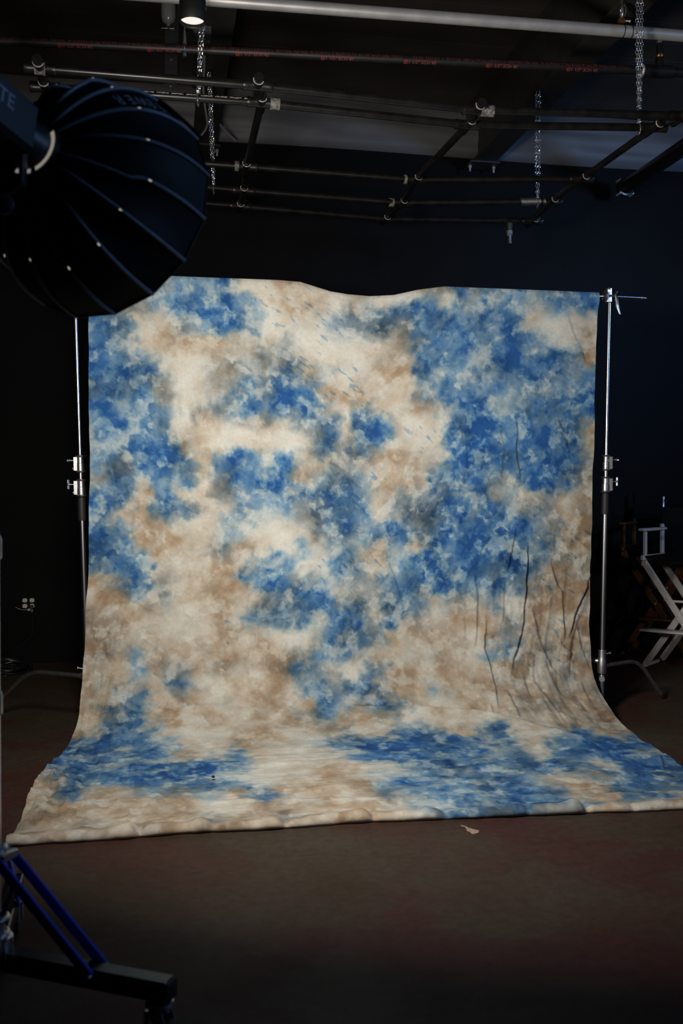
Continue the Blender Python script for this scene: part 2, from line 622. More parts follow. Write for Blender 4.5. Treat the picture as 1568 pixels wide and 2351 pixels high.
for i in range(1, NS + 1):
    ph = PI / 2 * i / NS
    c, s = 1 - math.cos(ph), 1 - math.sin(ph)
    c2 = c ** 0.92
    s2 = s ** 1.15
    xl = A_l.x + (FL[0].x - A_l.x) * c2
    xr = A_r.x + (FR[0].x - A_r.x) * c2
    yl = A_l.y + (FL[0].y - A_l.y) * c2
    yr = A_r.y + (FR[0].y - A_r.y) * c2
    XX.append(xl + (xr - xl) * S)
    YY.append(yl + (yr - yl) * S)
    ZZ.append(A_l.z * s2 + (A_r.z * s2 - A_l.z * s2) * S)
    PHI.append(ph)
NF = 170
tt = np.linspace(0, 4, NF + 1)[1:]
for t_ in tt:
    k = min(int(t_), 3)
    f_ = t_ - k
    l = FL[k].lerp(FL[k + 1], f_)
    r = FR[k].lerp(FR[k + 1], f_)
    bow = 0.06 * (t_ / 4) ** 2 * np.sin(PI * np.clip(S, 0, 1))
    wob = 0.018 * (t_ / 4) ** 3 * fbm(S * 9, S * 0 + 3.3, 91, 3)
    XX.append(l.x + (r.x - l.x) * S)
    YY.append(l.y + (r.y - l.y) * S + bow + wob)
    ZZ.append(np.zeros_like(S))
    PHI.append(PI / 2)
XX, YY, ZZ = np.array(XX), np.array(YY), np.array(ZZ)
PHI = np.array(PHI)[:, None] * np.ones((1, NX + 1))
NR = XX.shape[0]


def project(X, Y, Z):
    dx, dy, dz = X - EYE.x, Y - EYE.y, Z - EYE.z
    r = dx * RGT.x + dy * RGT.y + dz * RGT.z
    u = dx * UPV.x + dy * UPV.y + dz * UPV.z
    f = dx * FWD.x + dy * FWD.y + dz * FWD.z
    return 784 + FOC * r / f, 1175.5 - FOC * u / f


PX, PY = project(XX, YY, ZZ)         # measuring frame for folds and dye taken off the photograph
SS = np.ones((NR, 1)) * S[None, :]
# path length coordinate (metres of cloth from the top)
seg = np.sqrt(np.diff(YY[:, NX // 2]) ** 2 + np.diff(ZZ[:, NX // 2]) ** 2)
VV = np.concatenate([[0], np.cumsum(seg)])[:, None] * np.ones((1, NX + 1))
UU = SS * 3.05

# --- top edge sag between the two arms
dip = np.interp(PX, [640, 690, 760, 800, 850, 905, 960, 1020], [0, .006, .055, .068, .074, .062, .026, 0])
ZZ -= dip * np.exp(-VV / 0.5)

D = np.zeros_like(XX)
# --- creases: (points in px, rise width px, height m)
CREASES = [
    ([(1208, 1232), (1206, 1290), (1200, 1377), (1199, 1425), (1183, 1490), (1174, 1504), (1166, 1562)], 26, .030),
    ([(1181, 1211), (1170, 1265), (1159, 1316)], 18, .016),
    ([(1090, 1316), (1091, 1417), (1089, 1490)], 18, .014),
    ([(1109, 1403), (1110, 1486), (1123, 1526), (1134, 1591), (1142, 1631)], 18, .022),
    ([(1214, 1377), (1232, 1453), (1261, 1530), (1283, 1562)], 16, .016),
    ([(1259, 1283), (1283, 1359), (1284, 1417), (1290, 1475)], 20, .022),
    ([(1353, 1316), (1319, 1392), (1297, 1468)], 26, .026),
    ([(1196, 1548), (1212, 1602)], 14, .016),
    ([(1264, 1446), (1290, 1486), (1312, 1504)], 14, .014),
    ([(1120, 1617), (1132, 1649)], 12, .014),
    ([(1159, 1580), (1192, 1653)], 16, .016),
    ([(1217, 1555), (1275, 1635), (1326, 1660)], 18, .016),
    ([(1152, 1330), (1149, 1432)], 16, .010),
    ([(884, 1272), (906, 1336), (930, 1438)], 22, .009),
    ([(858, 1400), (887, 1480)], 16, .007),
    ([(1184, 944), (1184, 1028), (1190, 1115)], 24, .014),
    ([(1275, 949), (1303, 1048)], 20, .008),
    ([(1145, 962), (1153, 1018), (1145, 1115)], 20, .008),
    ([(1068, 990), (1066, 1060), (1060, 1130)], 20, .007),
    ([(296, 1150), (306, 1203)], 14, .010),
    ([(270, 1276), (284, 1332)], 18, .012),
    ([(326, 1461), (366, 1488)], 18, .012),
    ([(246, 1541), (230, 1600), (205, 1668)], 16, .018),
    ([(262, 1520), (252, 1600), (228, 1680)], 14, .014),
    ([(222, 1420), (216, 1500), (212, 1590)], 12, .012),
    ([(238, 1450), (252, 1500)], 12, .010),
    ([(286, 1600), (262, 1650), (214, 1700)], 18, .018),
    ([(1322, 1430), (1332, 1490), (1352, 1540)], 14, .014),
    ([(1240, 1500), (1262, 1560), (1300, 1620)], 14, .012),
    ([(1330, 1560), (1350, 1620)], 14, .010),
    ([(1060, 1410), (1068, 1470)], 14, .006),
    ([(1300, 720), (1330, 800), (1345, 840)], 16, .006),
    ([(990, 740), (972, 792)], 10, .004),
    ([(835, 1150), (870, 1100)], 10, .004),
    ([(545, 1530), (700, 1538), (860, 1545), (1100, 1548)], 14, .003),
    ([(600, 1189), (760, 1192), (1100, 1195)], 10, .002),
    # folds on the floor
    ([(150, 1720), (118, 1800), (90, 1880)], 16, .014),
    ([(70, 1880), (130, 1830), (160, 1760)], 14, .010),
    ([(1514, 1740), (1522, 1772)], 10, .014),
]


def seg_dist(pts, px, py):
    best = np.full(px.shape, 1e9)
    sgn = np.zeros(px.shape)
    tpar = np.zeros(px.shape)
    n = len(pts) - 1
    for k in range(n):
        x0, y0 = pts[k]
        x1, y1 = pts[k + 1]
        dx, dy = x1 - x0, y1 - y0
        L2 = dx * dx + dy * dy
        t = np.clip(((px - x0) * dx + (py - y0) * dy) / L2, 0, 1)
        ex, ey = px - (x0 + t * dx), py - (y0 + t * dy)
        d = np.sqrt(ex * ex + ey * ey)
        m_ = d < best
        best = np.where(m_, d, best)
        sgn = np.where(m_, np.sign(ex * dy - ey * dx), sgn)   # + to the right when going down the picture
        tpar = np.where(m_, (k + t) / n, tpar)
    return best, sgn, tpar


jx = 5 * fbm(UU * 7, VV * 7, 201, 3)
for pts, w, h in CREASES:
    xs = [p[0] for p in pts]
    ys = [p[1] for p in pts]
    r0 = max(w * 4, 40)
    box_ = (PX > min(xs) - r0) & (PX < max(xs) + r0) & (PY > min(ys) - r0) & (PY < max(ys) + r0)
    ii = np.where(box_)
    if len(ii[0]) == 0:
        continue
    d, sg, tp = seg_dist(pts, PX[ii] + jx[ii], PY[ii])
    sd = d * sg
    fade = np.clip(np.minimum(tp, 1 - tp) * 5, 0, 1) ** 0.7
    prof = np.where(sd < 0, np.exp(sd / w), np.clip(1 - sd / 5.5, 0, 1))
    D[ii] += h * fade * prof

# gathers: lower right and lower left
gr = np.clip((SS - 0.70) / 0.15, 0, 1) * np.clip((PY - 1180) / 200, 0, 1) * np.clip((1760 - PY) / 120, 0, 1)
warp = UU + 0.10 * fbm(UU * 2, VV * 1.2, 31, 3)
D += gr * (0.019 * fbm(warp * 11, VV * 1.3, 41, 4) + 0.010 * (1 - np.abs(fbm(warp * 9, VV * 2.0, 47, 3))) ** 3)
gl = np.clip((0.13 - SS) / 0.08, 0, 1) * np.clip((PY - 1300) / 200, 0, 1)
D += gl * (0.020 * fbm(warp * 16, VV * 1.5, 51, 4))
# overall soft crumple of hung cloth, ridged so that it creases
lowv = np.clip((VV - 0.2) / 1.0, 0.25, 1)
D += 0.010 * fbm(UU * 1.6, VV * 0.9, 61, 3) * lowv
D += 0.0032 * (1 - np.abs(fbm(UU * 6 + VV, VV * 5, 71, 4))) ** 4 * lowv
D += 0.0022 * fbm(UU * 13, VV * 9, 77, 3) * lowv
ll = np.clip((0.42 - SS) / 0.25, 0, 1) * np.clip((PY - 1080) / 150, 0, 1) * np.clip((1700 - PY) / 100, 0, 1)
D += ll * 0.0075 * (1 - np.abs(fbm(UU * 4.5 + VV * 3, VV * 4 - UU * 3, 171, 4))) ** 5
D += ll * 0.004 * (1 - np.abs(fbm(UU * 9 - VV * 6, VV * 8 + UU * 5, 175, 3))) ** 6
# floor: long ripples running along the cloth
fl = np.clip((PHI - 0.9) / 0.6, 0, 1)
D += fl * (0.007 + 0.010 * fbm(UU * 1.8 + 0.5 * VV, VV * 9, 81, 4) + 0.006 * (1 - np.abs(fbm(UU * 3, VV * 12 + UU * 2, 85, 3))) ** 3)
lf = fl * np.clip((0.35 - SS) / 0.25, 0, 1)
D += lf * 0.013 * (1 - np.abs(fbm(UU * 9 - VV * 4, VV * 6 + UU * 4, 88, 3))) ** 3
# the dune-like fold across the floor sweep
d, sg, tp = seg_dist([(770, 1622), (870, 1626), (960, 1632), (1100, 1643), (1190, 1670), (1290, 1706), (1400, 1742), (1480, 1765)], PX, PY)
sd = np.where(PY < np.interp(PX, [770, 870, 960, 1100, 1190, 1290, 1400, 1480], [1622, 1626, 1632, 1643, 1670, 1706, 1742, 1765]), -d, d)
fade = np.clip(np.minimum(tp, 1 - tp) * 4, 0, 1)
D += 0.058 * fade * np.where(sd < 0, np.clip(1 + sd / 7.0, 0, 1) ** 1.2, np.exp(-sd / 42.0))
for yc, a_, w_ in ((1760, .012, 12), (1718, .010, 9), (1800, .012, 14), (1836, .010, 12)):
    yy = yc + 10 * fbm(UU * 1.2, UU * 0 + yc, 95, 2) - (PX - 784) * 0.02
    sd = PY - yy
    D += fl * a_ * np.clip(fbm(UU * 0.9, UU * 0 + yc * .1, 97, 2) + 0.4, 0, 1) * np.where(sd < 0, np.clip(1 + sd / 5.0, 0, 1), np.exp(-sd / w_))
edge_pin = 1.0
NXV, NYV, NZV = 0.0, -np.cos(PHI), np.sin(PHI)
D = np.where(PHI > 1.45, np.maximum(D, 0.0025), D)
YY2 = YY + D * NYV
ZZ2 = ZZ + D * NZV
ZZ2 = np.where(PHI > 1.2, np.maximum(ZZ2, 0.004), ZZ2)
# side edges waver a little
XX2 = XX + 0.010 * fbm(VV * 3.5, SS * 2, 121, 3) * (np.abs(SS - 0.5) * 2) ** 6 + 0.25 * D * fbm(UU * 5, VV * 3, 131, 2)
# lift towards the rolled hem
rollr = 0.018 + 0.010 * fbm(S * 11, S * 0 + 1.7, 141, 4, 0.6)
for sx_, dep in ((0.165, .5), (0.26, .35), (0.355, .55), (0.475, .5), (0.575, .35), (0.69, .3), (0.775, .5), (0.84, .35)):
    rollr = rollr * (1 - dep * np.exp(-((S - sx_) / 0.006) ** 2) + 0.35 * np.exp(-((S - sx_ + 0.018) / 0.014) ** 2))
rollr = np.clip(rollr, 0.006, 0.034)
vend = VV[-1, 0]
lift = np.clip((VV - (vend - 0.13)) / 0.13, 0, 1)
lift = lift * lift * (3 - 2 * lift)
ZZ2 = ZZ2 * (1 - 0.8 * lift) + lift * (2 * rollr)[None, :]

# ---------------- dye
CODES = {  # (blue, tan, grey) pigment loads
    'W': (0, .04, .0), 'C': (.0, .34, .04), 'T': (.0, .80, .10), 'K': (.02, 1.05, .24),
    'G': (.12, .42, .50), 'H': (.40, .30, .80), 'S': (.70, .16, .50), 'L': (.38, .05, .12),
    'M': (.86, .05, .16), 'B': (1.22, .04, .22)}
DYE = [
    (660, 'GGGGLLSCCTCTCCWWCGSGLMLLMM'), (700, 'GGGLMMBMWTTCWCSSMCLLMLCLCM'), (740, 'MSCCGLMSWCCWWCHHMSLMMMCWCC'),
    (780, 'MSCTTCTCCGWWWCTTHMMMLBMWCT'), (820, 'MLSCWCTCGGCCWWCTMSMLSBMMST'), (860, 'MMSGWCTGGHTLCCTCSLMLSSBMGM'),
    (900, 'SSMGWCGMGBBTTTCCGMLMMMSMMM'), (940, 'BLMSWGGBMBSGWSCWTCMBLLSMLB'), (980, 'BBMSCTCWTCGSCSBTWWSBBLMMST'),
    (1020, 'LMMBTTWCTWCSGSCCWCBBBLMBST'), (1060, 'LHMMSTMSLMCCGGTTTCBSBSLBSK'), (1100, 'GSLLMCGMBMTLGLTTTSMLGCMSSK'),
    (1140, 'MSTMCTGLMMSSMLCTGHBSGSCGTK'), (1180, 'MCTSSTTSLLGSSMCGGHBSMHGGTK'), (1220, 'MLTTCCLLWWCGSLMMSSBBBSSGKK'),
    (1260, 'SMCTTCGTCWLCLMTLTSLBBHGSKK'), (1300, 'SMMCCTTTMBWWMGTLMBLMSSHKKK'), (1340, 'TGSGCCTTBMGLCGGSSBSLSMKKKK'),
    (1380, 'TTCGTCTCTHSMGGGSHTGTSCTKKK'), (1420, 'KTCCCCTCSSSGMSTSTCTTCGTKTK'), (1460, 'KTCTCCTTTWWGMSGTTTTCTGTKTK'),
    (1500, 'KTLTTCTTTTGLSGCTTTTCLSTGTK'), (1540, 'TTLCGTKCTKSGCCSTTTTTTTKTGK'), (1580, 'KCGCSWCTTTGLGSTTTLTTKKKKKK'),
    (1620, 'TTSCKCCTTTTSLGSGCCCTTKKKKK'), (1660, 'TSSGTTTCTTGGTTGWCTCCCTTTKK'), (1685, 'TSMMCWCCTCCTGCCLSCCSCCSMTK'),
    (1710, 'SMSMLCWCTCWWSMBBSBMMCCLMBM'), (1740, 'MMSMLTCMCCWCLMMBSMMSCMMBBS'), (1770, 'SSLMBBBMWCCTCWLSSMLSMSCMMS'),
    (1800, 'TSLLMMSLWTCTTLMLMSSLTTSMSS'), (1830, 'TSTTLGLTSTTCTGLMLSMSTTSSTS'), (1860, 'KTTTCTCCTKTTTCLLSMSSLTTTTS'),
    (1890, 'KTKTTTGTTGTTTTGSSLSSTTTKTT'), (1930, 'KTTTKTTKTTTTTTGSHSGGTTTTKT')]
dy_y = np.array([d_[0] for d_ in DYE], float)
PIG = np.array([[CODES[c] for c in d_[1]] for d_ in DYE])       # rows x 26 x 3


BLOBS = [
    (440, 870, 62, 62, 'W'), (545, 980, 40, 30, 'W'), (650, 1022, 46, 26, 'W'), (490, 1010, 30, 34, 'C'), (590, 965, 40, 16, 'T'), (745, 755, 80, 62, 'W'), (585, 1195, 85, 45, 'W'), (580, 690, 34, 38, 'W'),
    (720, 1295, 55, 38, 'W'), (1255, 775, 48, 34, 'W'), (960, 975, 50, 36, 'W'), (1155, 925, 26, 24, 'W'), (870, 890, 60, 45, 'C'),
    (500, 1570, 52, 24, 'W'), (660, 1455, 55, 16, 'W'), (400, 1440, 90, 55, 'C'), (1060, 860, 22, 24, 'W'), (430, 1290, 60, 40, 'C'),
    (330, 790, 60, 20, 'C'), (1170, 1130, 34, 24, 'C'), (800, 1250, 40, 36, 'C'), (1110, 1380, 50, 26, 'C'), (960, 1500, 90, 26, 'C'),
    (470, 790, 60, 22, 'T'), (900, 1070, 80, 45, 'T'), (905, 815, 45, 50, 'T'), (345, 1215, 60, 34, 'T'), (300, 1420, 50, 40, 'T'),
    (540, 1500, 90, 26, 'T'), (650, 1570, 70, 34, 'T'), (500, 1340, 36, 40, 'T'), (760, 920, 40, 26, 'T'), (1010, 1560, 120, 30, 'T'),
    (250, 1450, 40, 60, 'K'), (250, 1590, 40, 50, 'K'), (1320, 1400, 40, 120, 'K'), (1250, 1560, 90, 60, 'K'), (430, 1600, 70, 24, 'T'),
    (520, 870, 46, 55, 'G'), (600, 820, 50, 30, 'G'), (825, 725, 60, 36, 'H'), (640, 960, 60, 20, 'G'), (725, 1010, 24, 60, 'G'),
    (765, 1090, 34, 34, 'G'), (945, 1150, 40, 30, 'H'), (700, 1160, 34, 40, 'G'), (905, 760, 30, 40, 'G'), (990, 1190, 40, 26, 'H'),
    (640, 890, 50, 30, 'B'), (690, 925, 46, 20, 'B'), (545, 930, 34, 22, 'B'), (505, 735, 36, 22, 'B'), (420, 700, 40, 26, 'M'),
    (232, 760, 24, 40, 'M'), (300, 860, 55, 26, 'S'), (235, 955, 22, 34, 'B'), (385, 1055, 36, 34, 'B'), (310, 1000, 60, 36, 'M'),
    (600, 1095, 55, 24, 'B'), (560, 1065, 50, 18, 'M'), (600, 1318, 36, 24, 'B'), (560, 1325, 24, 14, 'B'), (650, 1390, 44, 36, 'H'),
    (575, 1412, 20, 14, 'B'), (690, 1370, 22, 20, 'B'), (742, 1395, 24, 16, 'B'), (790, 1462, 46, 20, 'H'), (757, 1480, 14, 30, 'M'),
    (1075, 930, 48, 28, 'B'), (1190, 830, 44, 28, 'B'), (1140, 800, 40, 40, 'M'), (1235, 880, 60, 30, 'S'), (1300, 870, 34, 60, 'M'),
    (1040, 800, 40, 40, 'M'), (1060, 1110, 36, 40, 'B'), (1110, 1040, 50, 50, 'B'), (1150, 1215, 70, 46, 'B'), (1080, 1260, 40, 60, 'B'),
    (985, 1330, 55, 28, 'B'), (1060, 1340, 50, 40, 'S'), (1200, 1310, 34, 50, 'S'), (1190, 1030, 34, 40, 'M'), (1290, 940, 36, 40, 'S'),
    (1230, 1060, 30, 40, 'B'), (1300, 1060, 40, 50, 'S'), (870, 1215, 26, 18, 'B'), (800, 1130, 34, 36, 'S'), (845, 1000, 24, 26, 'B'),
    (240, 1140, 26, 36, 'B'), (262, 1245, 28, 30, 'M'), (310, 1310, 30, 28, 'S'), (420, 1180, 40, 12, 'M'), (530, 1200, 20, 20, 'M'),
    (1200, 690, 40, 24, 'L'), (1300, 690, 50, 26, 'M'), (990, 720, 24, 40, 'M'), (790, 1310, 30, 40, 'M'), (760, 1200, 40, 40, 'S'),
    (920, 1400, 44, 30, 'H'), (910, 1350, 20, 14, 'M'), (720, 1560, 40, 26, 'S'), (830, 1585, 50, 16, 'S'), (310, 1600, 26, 20, 'S'),
    (360, 1790, 130, 20, 'B'), (430, 1780, 70, 16, 'B'), (290, 1740, 80, 16, 'M'), (170, 1750, 40, 24, 'M'), (520, 1790, 24, 26, 'L'),
    (590, 1790, 60, 16, 'W'), (640, 1740, 90, 16, 'W'), (420, 1690, 90, 14, 'W'), (560, 1700, 70, 12, 'T'), (620, 1660, 120, 12, 'T'),
    (830, 1715, 80, 14, 'B'), (980, 1725, 90, 12, 'B'), (1080, 1745, 90, 14, 'M'), (1020, 1780, 90, 18, 'S'), (1140, 1740, 40, 14, 'C'),
    (1220, 1725, 40, 24, 'C'), (1370, 1730, 80, 16, 'B'), (1440, 1745, 70, 14, 'B'), (1250, 1690, 40, 10, 'C'), (860, 1660, 50, 20, 'T'),
    (1010, 1665, 60, 18, 'C'), (1090, 1668, 50, 18, 'T'), (860, 1780, 50, 14, 'W'), (1130, 1820, 60, 12, 'M'), (1320, 1800, 70, 16, 'T'),
    (1430, 1800, 60, 20, 'S'), (380, 1850, 110, 18, 'T'), (250, 1860, 120, 26, 'T'), (490, 1858, 46, 14, 'W'), (950, 1830, 70, 14, 'L'),
]
SPOTS = [(745, 880, 60), (700, 850, 50), (830, 870, 45), (965, 985, 55), (815, 1120, 60), (812, 1300, 70), (510, 1452, 35), (730, 720, 60), (1290, 1310, 90), (660, 700, 60), (1270, 1480, 60)]


def sstep(x, a, b):
    t = np.clip((x - a) / (b - a), 0, 1)
    return t * t * (3 - 2 * t)


def dye_colors(ss, py, uu, vv, flr, px=None):
    # warp the lookup so the patches bleed into each other
    wu = 0.34 * fbm(uu * 7, vv * 7, 301, 3, 0.5) + 0.42 * fbm(uu * 17, vv * 17, 305, 3, 0.5)
    wv = 0.34 * fbm(uu * 7, vv * 7, 311, 3, 0.5) + 0.42 * fbm(uu * 17, vv * 17, 315, 3, 0.5)
    # feathered strokes: noise drawn out along three directions, each ruling in its own area
    st = 0
    wt = 0
    for k, ang in enumerate((0.6, 1.45, 2.3)):
        ca, sa = math.cos(ang), math.sin(ang)
        m_ = np.exp(2.6 * fbm(uu * 2.3 + 9 * k, vv * 2.3, 401 + 7 * k, 2))
        a_ = uu * ca + vv * sa
        b_ = -uu * sa + vv * ca
        st = st + m_ * fbm(a_ * 9, b_ * 38, 421 + 7 * k, 3, 0.5)
        wt = wt + m_
    st = st / wt
    cx = np.clip(ss * 26 - 0.5 + wu + 0.30 * st, 0, 24.999)
    ry = np.interp(py, dy_y, np.arange(len(dy_y)))
    ry = np.clip(ry + wv + 0.30 * st, 0, len(dy_y) - 1.001)
    xi, yi = cx.astype(int), ry.astype(int)
    fx, fy = (cx - xi)[..., None], (ry - yi)[..., None]
    fx = fx * fx * (3 - 2 * fx)
    fy = fy * fy * (3 - 2 * fy)
    p = (PIG[yi, xi] * (1 - fx) + PIG[yi, xi + 1] * fx) * (1 - fy) + (PIG[yi + 1, xi] * (1 - fx) + PIG[yi + 1, xi + 1] * fx) * fy
    if px is not None:
        qx = px + 22 * fbm(uu * 12, vv * 12, 501, 4, 0.5) + 8 * st
        qy = py + (22 * fbm(uu * 12, vv * 12, 511, 4, 0.5) + 8 * st) * np.where(py > 1640, 0.4, 1.0)
        for bx, by, rx, ry_, cd in BLOBS:
            w_ = ((qx - bx) / rx) ** 2 + ((qy - by) / ry_) ** 2
            w_ = (0.60 * np.exp(-0.8 * w_ ** 1.2))[..., None]
            p = p * (1 - w_) + np.array(CODES[cd]) * w_
    n1 = fbm(uu * 10, vv * 10, 331, 4, 0.5)
    n2 = fbm(uu * 10 + 3, vv * 10, 341, 4, 0.5)
    n3 = fbm(uu * 9, vv * 9 + 7, 351, 4, 0.5)
    # undyed puffs in two sizes, and darker puddles
    du, dv = 0.022 * fbm(uu * 30, vv * 30, 601, 3, 0.6), 0.022 * fbm(uu * 30, vv * 30, 611, 3, 0.6)
    ru, rv = uu * 0.86 + vv * 0.5 + du, vv * 0.86 - uu * 0.5 + dv
    k1 = fbm(ru * 13 + 5, rv * 13, 365, 5, 0.55) + 0.35 * st
    k2 = fbm(ru * 26 + 1, rv * 26, 375, 4, 0.6) + 0.4 * st
    pale = np.clip(0.80 * sstep(k1, -0.04, 0.46) + 0.42 * sstep(k2, -0.02, 0.55), 0, 1)
    pool = sstep(fbm(ru * 14 + 11, rv * 14, 385, 5, 0.58) + 0.3 * st, -0.02, 0.5)
    blue = p[..., 0] * (0.95 + 0.75 * n1 + 0.35 * st + 0.40 * pool) * (1 - 0.78 * pale) + 0.22 * pool * np.clip(p[..., 2] + p[..., 0], 0, 1)
    blue = np.clip(blue, 0, 1.35)
    tan = p[..., 1] * np.clip(1.0 + 0.9 * n2 + 0.35 * st, 0.1, 2.0) * (1 - 0.72 * pale) + 0.22 * np.clip(n2 + 0.10, 0, 1)
    tan = np.clip(tan, 0, 1.5)
    grey = p[..., 2] * np.clip(1.0 + 1.0 * n3 + 0.4 * st, 0, 2.2) * (1 - 0.7 * pale) + 0.16 * np.clip(n3, 0, 1)
    grey = np.clip(grey, 0, 1.2)
    if px is not None:
        # loose blue flecks where the dye was flicked on
        msk = 0
        for sx_, sy_, sr_ in SPOTS:
            msk = np.maximum(msk, np.exp(-((px - sx_) ** 2 + (py - sy_) ** 2) / (2 * (sr_ * 0.6) ** 2)))
        sp_ = fbm((uu * 0.8 + vv * 0.6) * 16, (vv * 0.8 - uu * 0.6) * 44, 381, 3, 0.55)
        blue = blue + 0.30 * np.clip((sp_ - 0.26 + 0.25 * (msk - 1)) * 5, 0, 1) * (msk > 0.1)
    Ab = np.array([2.45, 1.32, .40])
    At = np.array([.42, .70, .98])
    Ag = np.array([1.30, 1.12, .92])
    W = np.array([.655, .64, .565])
    return W * np.exp(-(blue[..., None] * Ab + tan[..., None] * At + grey[..., None] * Ag))


COLR = dye_colors(SS, PY, UU, VV, fl, PX)


def grid_mesh(name, X, Y, Z, C, parent, org):
    nr, nc = X.shape
    co = np.stack([X - org[0], Y - org[1], Z - org[2]], -1).reshape(-1, 3).astype(np.float32)
    idx = np.arange(nr * nc).reshape(nr, nc)
    q = np.stack([idx[:-1, :-1], idx[1:, :-1], idx[1:, 1:], idx[:-1, 1:]], -1).reshape(-1, 4)
    me = bpy.data.meshes.new(name)
    me.vertices.add(len(co))
    me.vertices.foreach_set('co', co.ravel())
    me.loops.add(len(q) * 4)
    me.loops.foreach_set('vertex_index', q.ravel().astype(np.int32))
    me.polygons.add(len(q))
    me.polygons.foreach_set('loop_start', np.arange(0, len(q) * 4, 4, dtype=np.int32))
    me.polygons.foreach_set('use_smooth', np.ones(len(q), dtype=bool))
    me.update(calc_edges=True)
    a = me.color_attributes.new('dye', 'FLOAT_COLOR', 'POINT')
    a.data.foreach_set('color', np.concatenate([C.reshape(-1, 3), np.ones((nr * nc, 1))], 1).astype(np.float32).ravel())
    me.materials.append(M['cloth'])
    ob = bpy.data.objects.new(name, me)
    COL.objects.link(ob)
    ob.parent = parent
    return ob


org = ((A_l.x + A_r.x) / 2, YB, 0)
bd = thing('muslin_backdrop', 'blue, cream and tan tie-dyed muslin backdrop hung between two stands and swept onto the floor', 'backdrop', org)
kseam = int(np.argmin(np.abs(VV[:, 0] - 0.085)))
# the pocket that the arms slide into: over the top and down the back
sleeve_bulge = 0.012 * np.sin(np.linspace(0, PI, kseam + 1))[:, None] ** 0.6
XXs, YYs, ZZs = XX2[:kseam + 1].copy(), YY2[:kseam + 1] - sleeve_bulge, ZZ2[:kseam + 1].copy()
pull = np.clip((SS[:kseam + 1] - 0.90) / 0.10, 0, 1)
YYs -= 0.007 * pull * fbm(UU[:kseam + 1] * 26 + VV[:kseam + 1] * 14, VV[:kseam + 1] * 5, 161, 3)
bx_, by_, bz_ = [], [], []
for k in range(7):
    th_ = PI * k / 6
    bx_.append(XXs[0])
    by_.append(YYs[0] + 0.016 * (1 - math.cos(PI - th_)))
    bz_.append(ZZs[0] + 0.010 * math.sin(th_))
backrows = 8
for k in range(1, backrows + 1):
    bx_.insert(0, XXs[0])
    by_.insert(0, YYs[0] + 0.032 - 0.028 * (k / backrows) ** 2)
    bz_.insert(0, ZZs[0] - 0.085 * k / backrows)
by_, bx_, bz_ = np.array(by_[:-1]), np.array(bx_[:-1]), np.array(bz_[:-1])
cs = np.concatenate([np.repeat(COLR[:1], len(bx_), 0), COLR[:kseam + 1]])
grid_mesh('rod_sleeve', np.concatenate([bx_, XXs]), np.concatenate([by_, YYs]), np.concatenate([bz_, ZZs]), cs, bd, org)
grid_mesh('cloth', XX2[kseam:], YY2[kseam:], ZZ2[kseam:], COLR[kseam:], bd, org)
hx, hy, hz, hc = [], [], [], []
ins = fbm(S * 26, S * 0 + 9, 151, 3)
for k in range(19):
    th_ = PI / 2 - (PI * 1.75) * k / 18
    rr = rollr * (1 + 0.22 * np.sin(th_ * 2 + S * 40) * ins)
    rr = np.minimum(rr, rollr * 1.15)
    hx.append(XX2[-1] + 0.006 * ins * (k > 0))
    hy.append(YY2[-1] - rr * math.cos(th_) * 1.25)
    hz.append(np.maximum(rollr + rr * math.sin(th_), 0.002) if k else ZZ2[-1])
    hc.append(dye_colors(SS[-1:], np.full((1, NX + 1), 1935.0), UU[-1:], VV[-1:] + 0.006 * k, None)[0])
grid_mesh('rolled_hem', np.array(hx), np.array(hy), np.array(hz), np.array(hc), bd, org)

# ------------------------------------------------------------------ c-stands
TOPZ = zt


